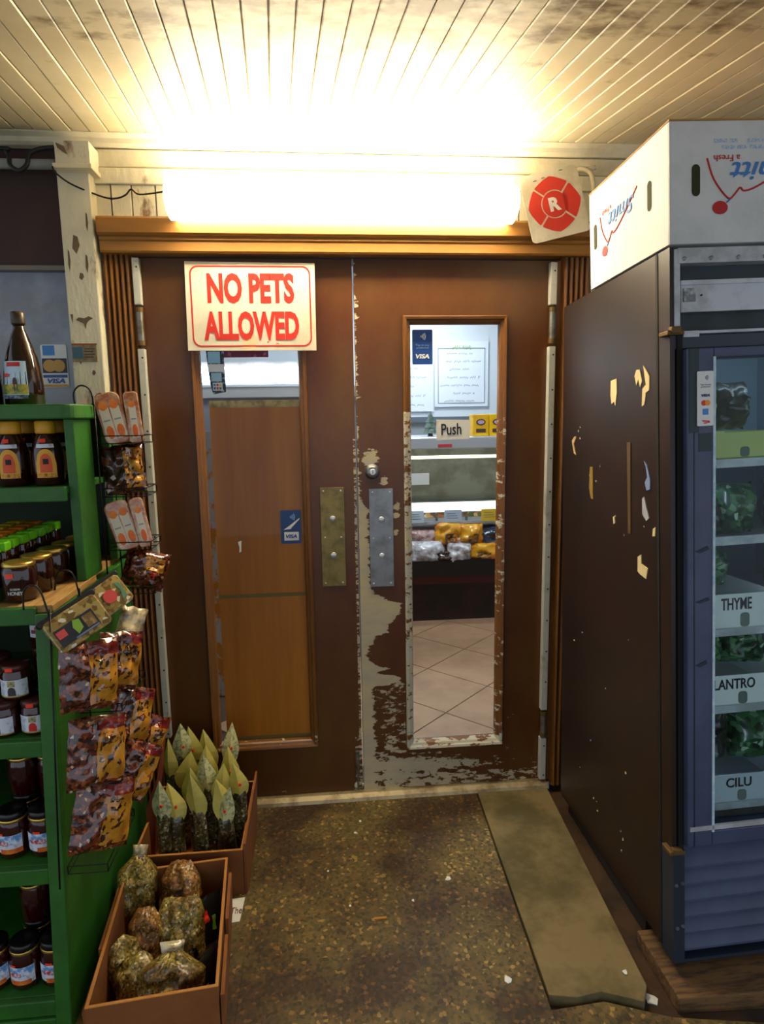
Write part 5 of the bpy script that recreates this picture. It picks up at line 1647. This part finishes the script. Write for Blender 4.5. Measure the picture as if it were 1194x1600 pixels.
m_cheese = M('yellow_wrap', (238, 172, 24), .3, coat=.6, c2=(226, 130, 16), ns=9)
m_pink = M('pink_film', (214, 188, 184), .2, coat=.8, c2=(160, 110, 100), ns=22, bump=.4, bs=40)
m_white_f = M('white_film', (224, 224, 228), .2, coat=.8, c2=(170, 160, 164), ns=20, bump=.4, bs=40)
m_bluebag = M('dark_blue_film', (52, 62, 84), .2, coat=.8, c2=(26, 32, 46), ns=16, bump=.4, bs=40)
m_dateb = M('brown_film', (70, 40, 30), .25, coat=.7)
dot = [('window', M('wrap_window', (120, 96, 70), .4), .3, .7, .05, .5)]
for a in (
        ('upper yellow wrapped pack left of the pair in the counter bin', (1.50, 2.10, .56), .20, .17, .12, m_cheese, 71, dot),
        ('upper yellow wrapped pack right of the pair in the counter bin', (1.66, 2.10, .56), .20, .16, .12, m_cheese, 72, dot),
        ('yellow wrapped pack low at the right of the counter bin', (1.75, 2.06, .44), .24, .14, .12, m_cheese, 73, dot),
        ('dark blue bag at the right of the counter bin', (1.83, 2.11, .50), .22, .19, .12, m_bluebag, 74, ()),
        ('white and pink film bag at the left of the counter bin', (1.34, 2.06, .44), .26, .16, .13, m_white_f, 75, ()),
        ('pink film bag behind the white one in the counter bin', (1.31, 2.12, .52), .22, .16, .10, m_pink, 76, ()),
        ('clear bag with white label at the middle of the counter bin', (1.57, 2.05, .44), .18, .15, .11, m_white_f, 77, ()),
        ('pinkish bag between the yellow packs and the white bag', (1.55, 2.09, .49), .17, .14, .10, m_pink, 78, ()),
        ('brown bag left of the middle in the counter bin', (1.465, 2.06, .44), .17, .10, .10, m_dateb, 79, ()),
        ('yellow pack at the far right of the counter bin', (1.96, 2.10, .55), .18, .17, .12, m_cheese, 80, dot),
        ('pink film bag far left in the counter bin', (1.14, 2.09, .47), .22, .16, .12, m_pink, 81, ())):
    goods('wrapped_goods', a[0], 'package', a[1], a[2], a[3], a[4], a[5], a[6], 'wrapped goods in the counter bin', labels=a[7], cr=.34, rot=(R_(-8), 0, R_((a[6]*37) % 30-15)))
# deli trays behind the tags
m_deli = M_speckle('deli_salad', [(0, (206, 120, 70)), (.3, (226, 176, 110)), (.55, (90, 110, 60)), (.75, (190, 80, 60)), (.92, (236, 220, 190))], 34, r=.3, coat=.4)
for k in range(5):
    xx = 1.10+.22*k
    o = thing('deli_tray', '%s heaped tray from the left behind the counter price tags' % ORD[k], 'tray', (xx, 2.34, .72), 'deli trays in the counter')
    B().box(xx-.10, xx+.10, 2.20, 2.48, .721, .745).build('tray', m_chrome, o)
    pillow(.19, .26, .085, 90+k, .25, 10, 10).xf(Matrix.Translation((xx, 2.47, .748)) @ Matrix.Rotation(math.pi/2, 4, 'X')).build('food', m_deli, o, smooth=True)
for xx, w_, c, lab in ((1.27, .10, (206, 222, 232), 'pale price tag at the left of the counter rail'), (1.53, .125, (190, 206, 226), 'handwritten blue-white price tag in the middle of the counter rail'), (1.80, .13, (236, 196, 40), 'yellow price tag at the right of the counter rail')):
    o = thing('price_tag', lab, 'tag', (xx, 2.098, .735), 'price tags on the counter')
    B().box(xx-w_/2, xx+w_/2, 2.097, 2.100, .728, .815).build('card', M('tag%d' % c[0], c, .6), o)
    for q in range(3):
        B().box(xx-w_*.36, xx+w_*(.3-.08*q), 2.0955, 2.0972, .755+.017*q, .758+.017*q).build('text_line', M('tag_ink', (90, 104, 130), .6), o)
# yellow snack boxes on the ledge
m_sny = M('snack_yellow', (238, 188, 14), .4, c2=(224, 160, 10), ns=6, world=True)
for k, xx in enumerate((1.735, 1.853, 1.971, 2.089)):
    o = thing('snack_box', '%s yellow snack box from the left on the chrome ledge' % ORD[k], 'box', (xx, 2.2, 1.33), 'yellow snack boxes on the ledge')
    B().box(xx-.057, xx+.057, 2.13, 2.25, 1.3305, 1.485).build('body', m_sny, o, bevel=.006)
    B().prism([(xx+.034*math.cos(2*math.pi*j/16), 1.43+.022*math.sin(2*math.pi*j/16)) for j in range(16)][::-1], 2.127, 2.131).build('oval_mark', M('snack_dark', (70, 50, 30), .5), o)
    B().prism([(xx+.024*math.cos(2*math.pi*j/16), 1.43+.014*math.sin(2*math.pi*j/16)) for j in range(16)][::-1], 2.125, 2.128).build('oval_inner', M('snack_lilac', (190, 160, 190), .5), o)
    B().box(xx-.034, xx+.034, 2.127, 2.131, 1.358, 1.384).build('dark_band', M('snack_dark', (70, 50, 30), .5), o)
single(B().box(1.70, 1.95, 2.10, 2.28, 1.331, 1.332).build('paper_sheet', m_paper), 'white paper sheet lying under the snack boxes on the ledge', 'paper')
# small tree, pens and dark row behind the ledge
ct = thing('toy_tree', 'small grey-green decorative tree on the counter ledge', 'ornament', (1.40, 2.4, 1.33))
B().lathe([(.052, .02), (.036, .06), (.046, .06), (.028, .10), (.036, .10), (.018, .135), (.022, .135), (.002, .18)], (1.42, 2.4, 1.332), n=10).build('foliage', M('tree_grey', (110, 128, 120), .7, c2=(70, 90, 80), ns=30), ct)
B().lathe([(.02, 0), (.016, .022)], (1.42, 2.4, 1.331), n=10).build('stand', m_black, ct)
pcup = thing('pen_cup', 'small cup with blue pens beside the decorative tree', 'cup', (1.53, 2.4, 1.33))
B().lathe([(.026, 0), (.03, .05)], (1.52, 2.4, 1.331), n=12).build('cup', M('cup_red', (150, 90, 110), .5), pcup)
for k in range(4):
    B().tube([(1.52, 2.4, 1.36), (1.50+.016*k, 2.4+.006*k, 1.43+.006*(k % 2))], .004).build('pen', m_blue if k % 2 else m_fdark, pcup)


def scribble(c, w, h, mat, parent, seed, r):
    """an illegible line of handwriting: a looping stroke broken into words"""
    rq = random.Random(seed)
    b = B()
    x = -w/2
    while x < w/2:
        wl = min(rq.uniform(.05, .10), w/2-x)
        n_ = max(3, int(wl/.009))
        b.tube([(c[0]+x+wl*k/n_+rq.uniform(-.002, .002), c[1], c[2]+(rq.uniform(.1, .5) if k % 2 else rq.uniform(-.5, -.1))*h) for k in range(n_+1)], r, 4)
        x += wl+.02
    return b.build('handwriting', mat, parent)


# posters on the far wall
for x0_, x1_, z0_, z1_, lab, lines in ((1.66, 2.16, 1.56, 2.15, 'white framed menu board on the far shop wall', 7), (1.15, 1.648, 1.52, 1.97, 'white handwritten list left of the menu board', 5)):
    o = thing('menu_board', lab, 'poster', ((x0_+x1_)/2, 3.59, z0_))
    B().box(x0_, x1_, 3.58, 3.598, z0_, z1_).build('sheet', M('menu_sheet', (222, 230, 240), .6), o)
    if lines > 5:
        fo = [(x0_+.03, z0_+.03), (x1_-.03, z0_+.03), (x1_-.03, z1_-.06), (x0_+.03, z1_-.06)]
        fi = [(x0_+.036, z0_+.036), (x1_-.036, z0_+.036), (x1_-.036, z1_-.066), (x0_+.036, z1_-.066)]
        B().ring(fo[::-1], fi[::-1], 3.576, 3.581).build('frame_line', M('menu_grey', (130, 140, 152), .6), o)
        scribble(((x0_+x1_)/2, 3.577, z1_-.055), .17, .045, M('menu_green', (150, 190, 60), .6), o, 9, .004)
    n = lines
    for q in range(n):
        zq = z1_-.11-(z1_-z0_-.16)*q/(n-1) if n > 5 else z1_-.06-(z1_-z0_-.12)*q/(n-1)
        wq = (.24, .33, .18, .31, .36, .2, .28)[q % 7]
        scribble(((x0_+x1_)/2+.02*((q % 2)*2-1), 3.579, zq), wq, .026, M('menu_ink', (120, 130, 146), .6), o, 20+q, .0022)
single(B().box(.9, 2.9, 3.52, 3.60, 1.42, 1.47).build('wall_ledge', M('ledge_slate', (90, 100, 112), .6)), 'slate ledge along the far wall under the menu boards', 'shelf')
# stool leg by the right edge of the glass
stl = thing('wooden_stool', 'wooden stool leg just inside the right edge of the glass', 'stool', (1.62, 1.0, 0))
B().tube([(1.62, .90, .0), (1.68, .96, .62)], .016, 8).build('leg', m_rawwood, stl, smooth=True)
B().tube([(1.98, .90, .0), (1.92, .96, .62)], .016, 8).build('leg', m_rawwood, stl, smooth=True)
B().tube([(1.62, 1.22, .0), (1.68, 1.16, .62)], .016, 8).build('leg', m_rawwood, stl, smooth=True)
B().tube([(1.98, 1.22, .0), (1.92, 1.16, .62)], .016, 8).build('leg', m_rawwood, stl, smooth=True)
B().lathe([(.16, .62), (.17, .63), (.17, .65), (.16, .66)], (1.80, 1.06, 0), n=20).build('seat', m_rawwood, stl)

for o in list(bpy.data.objects):
    if '_local' in o:
        del o['_local']
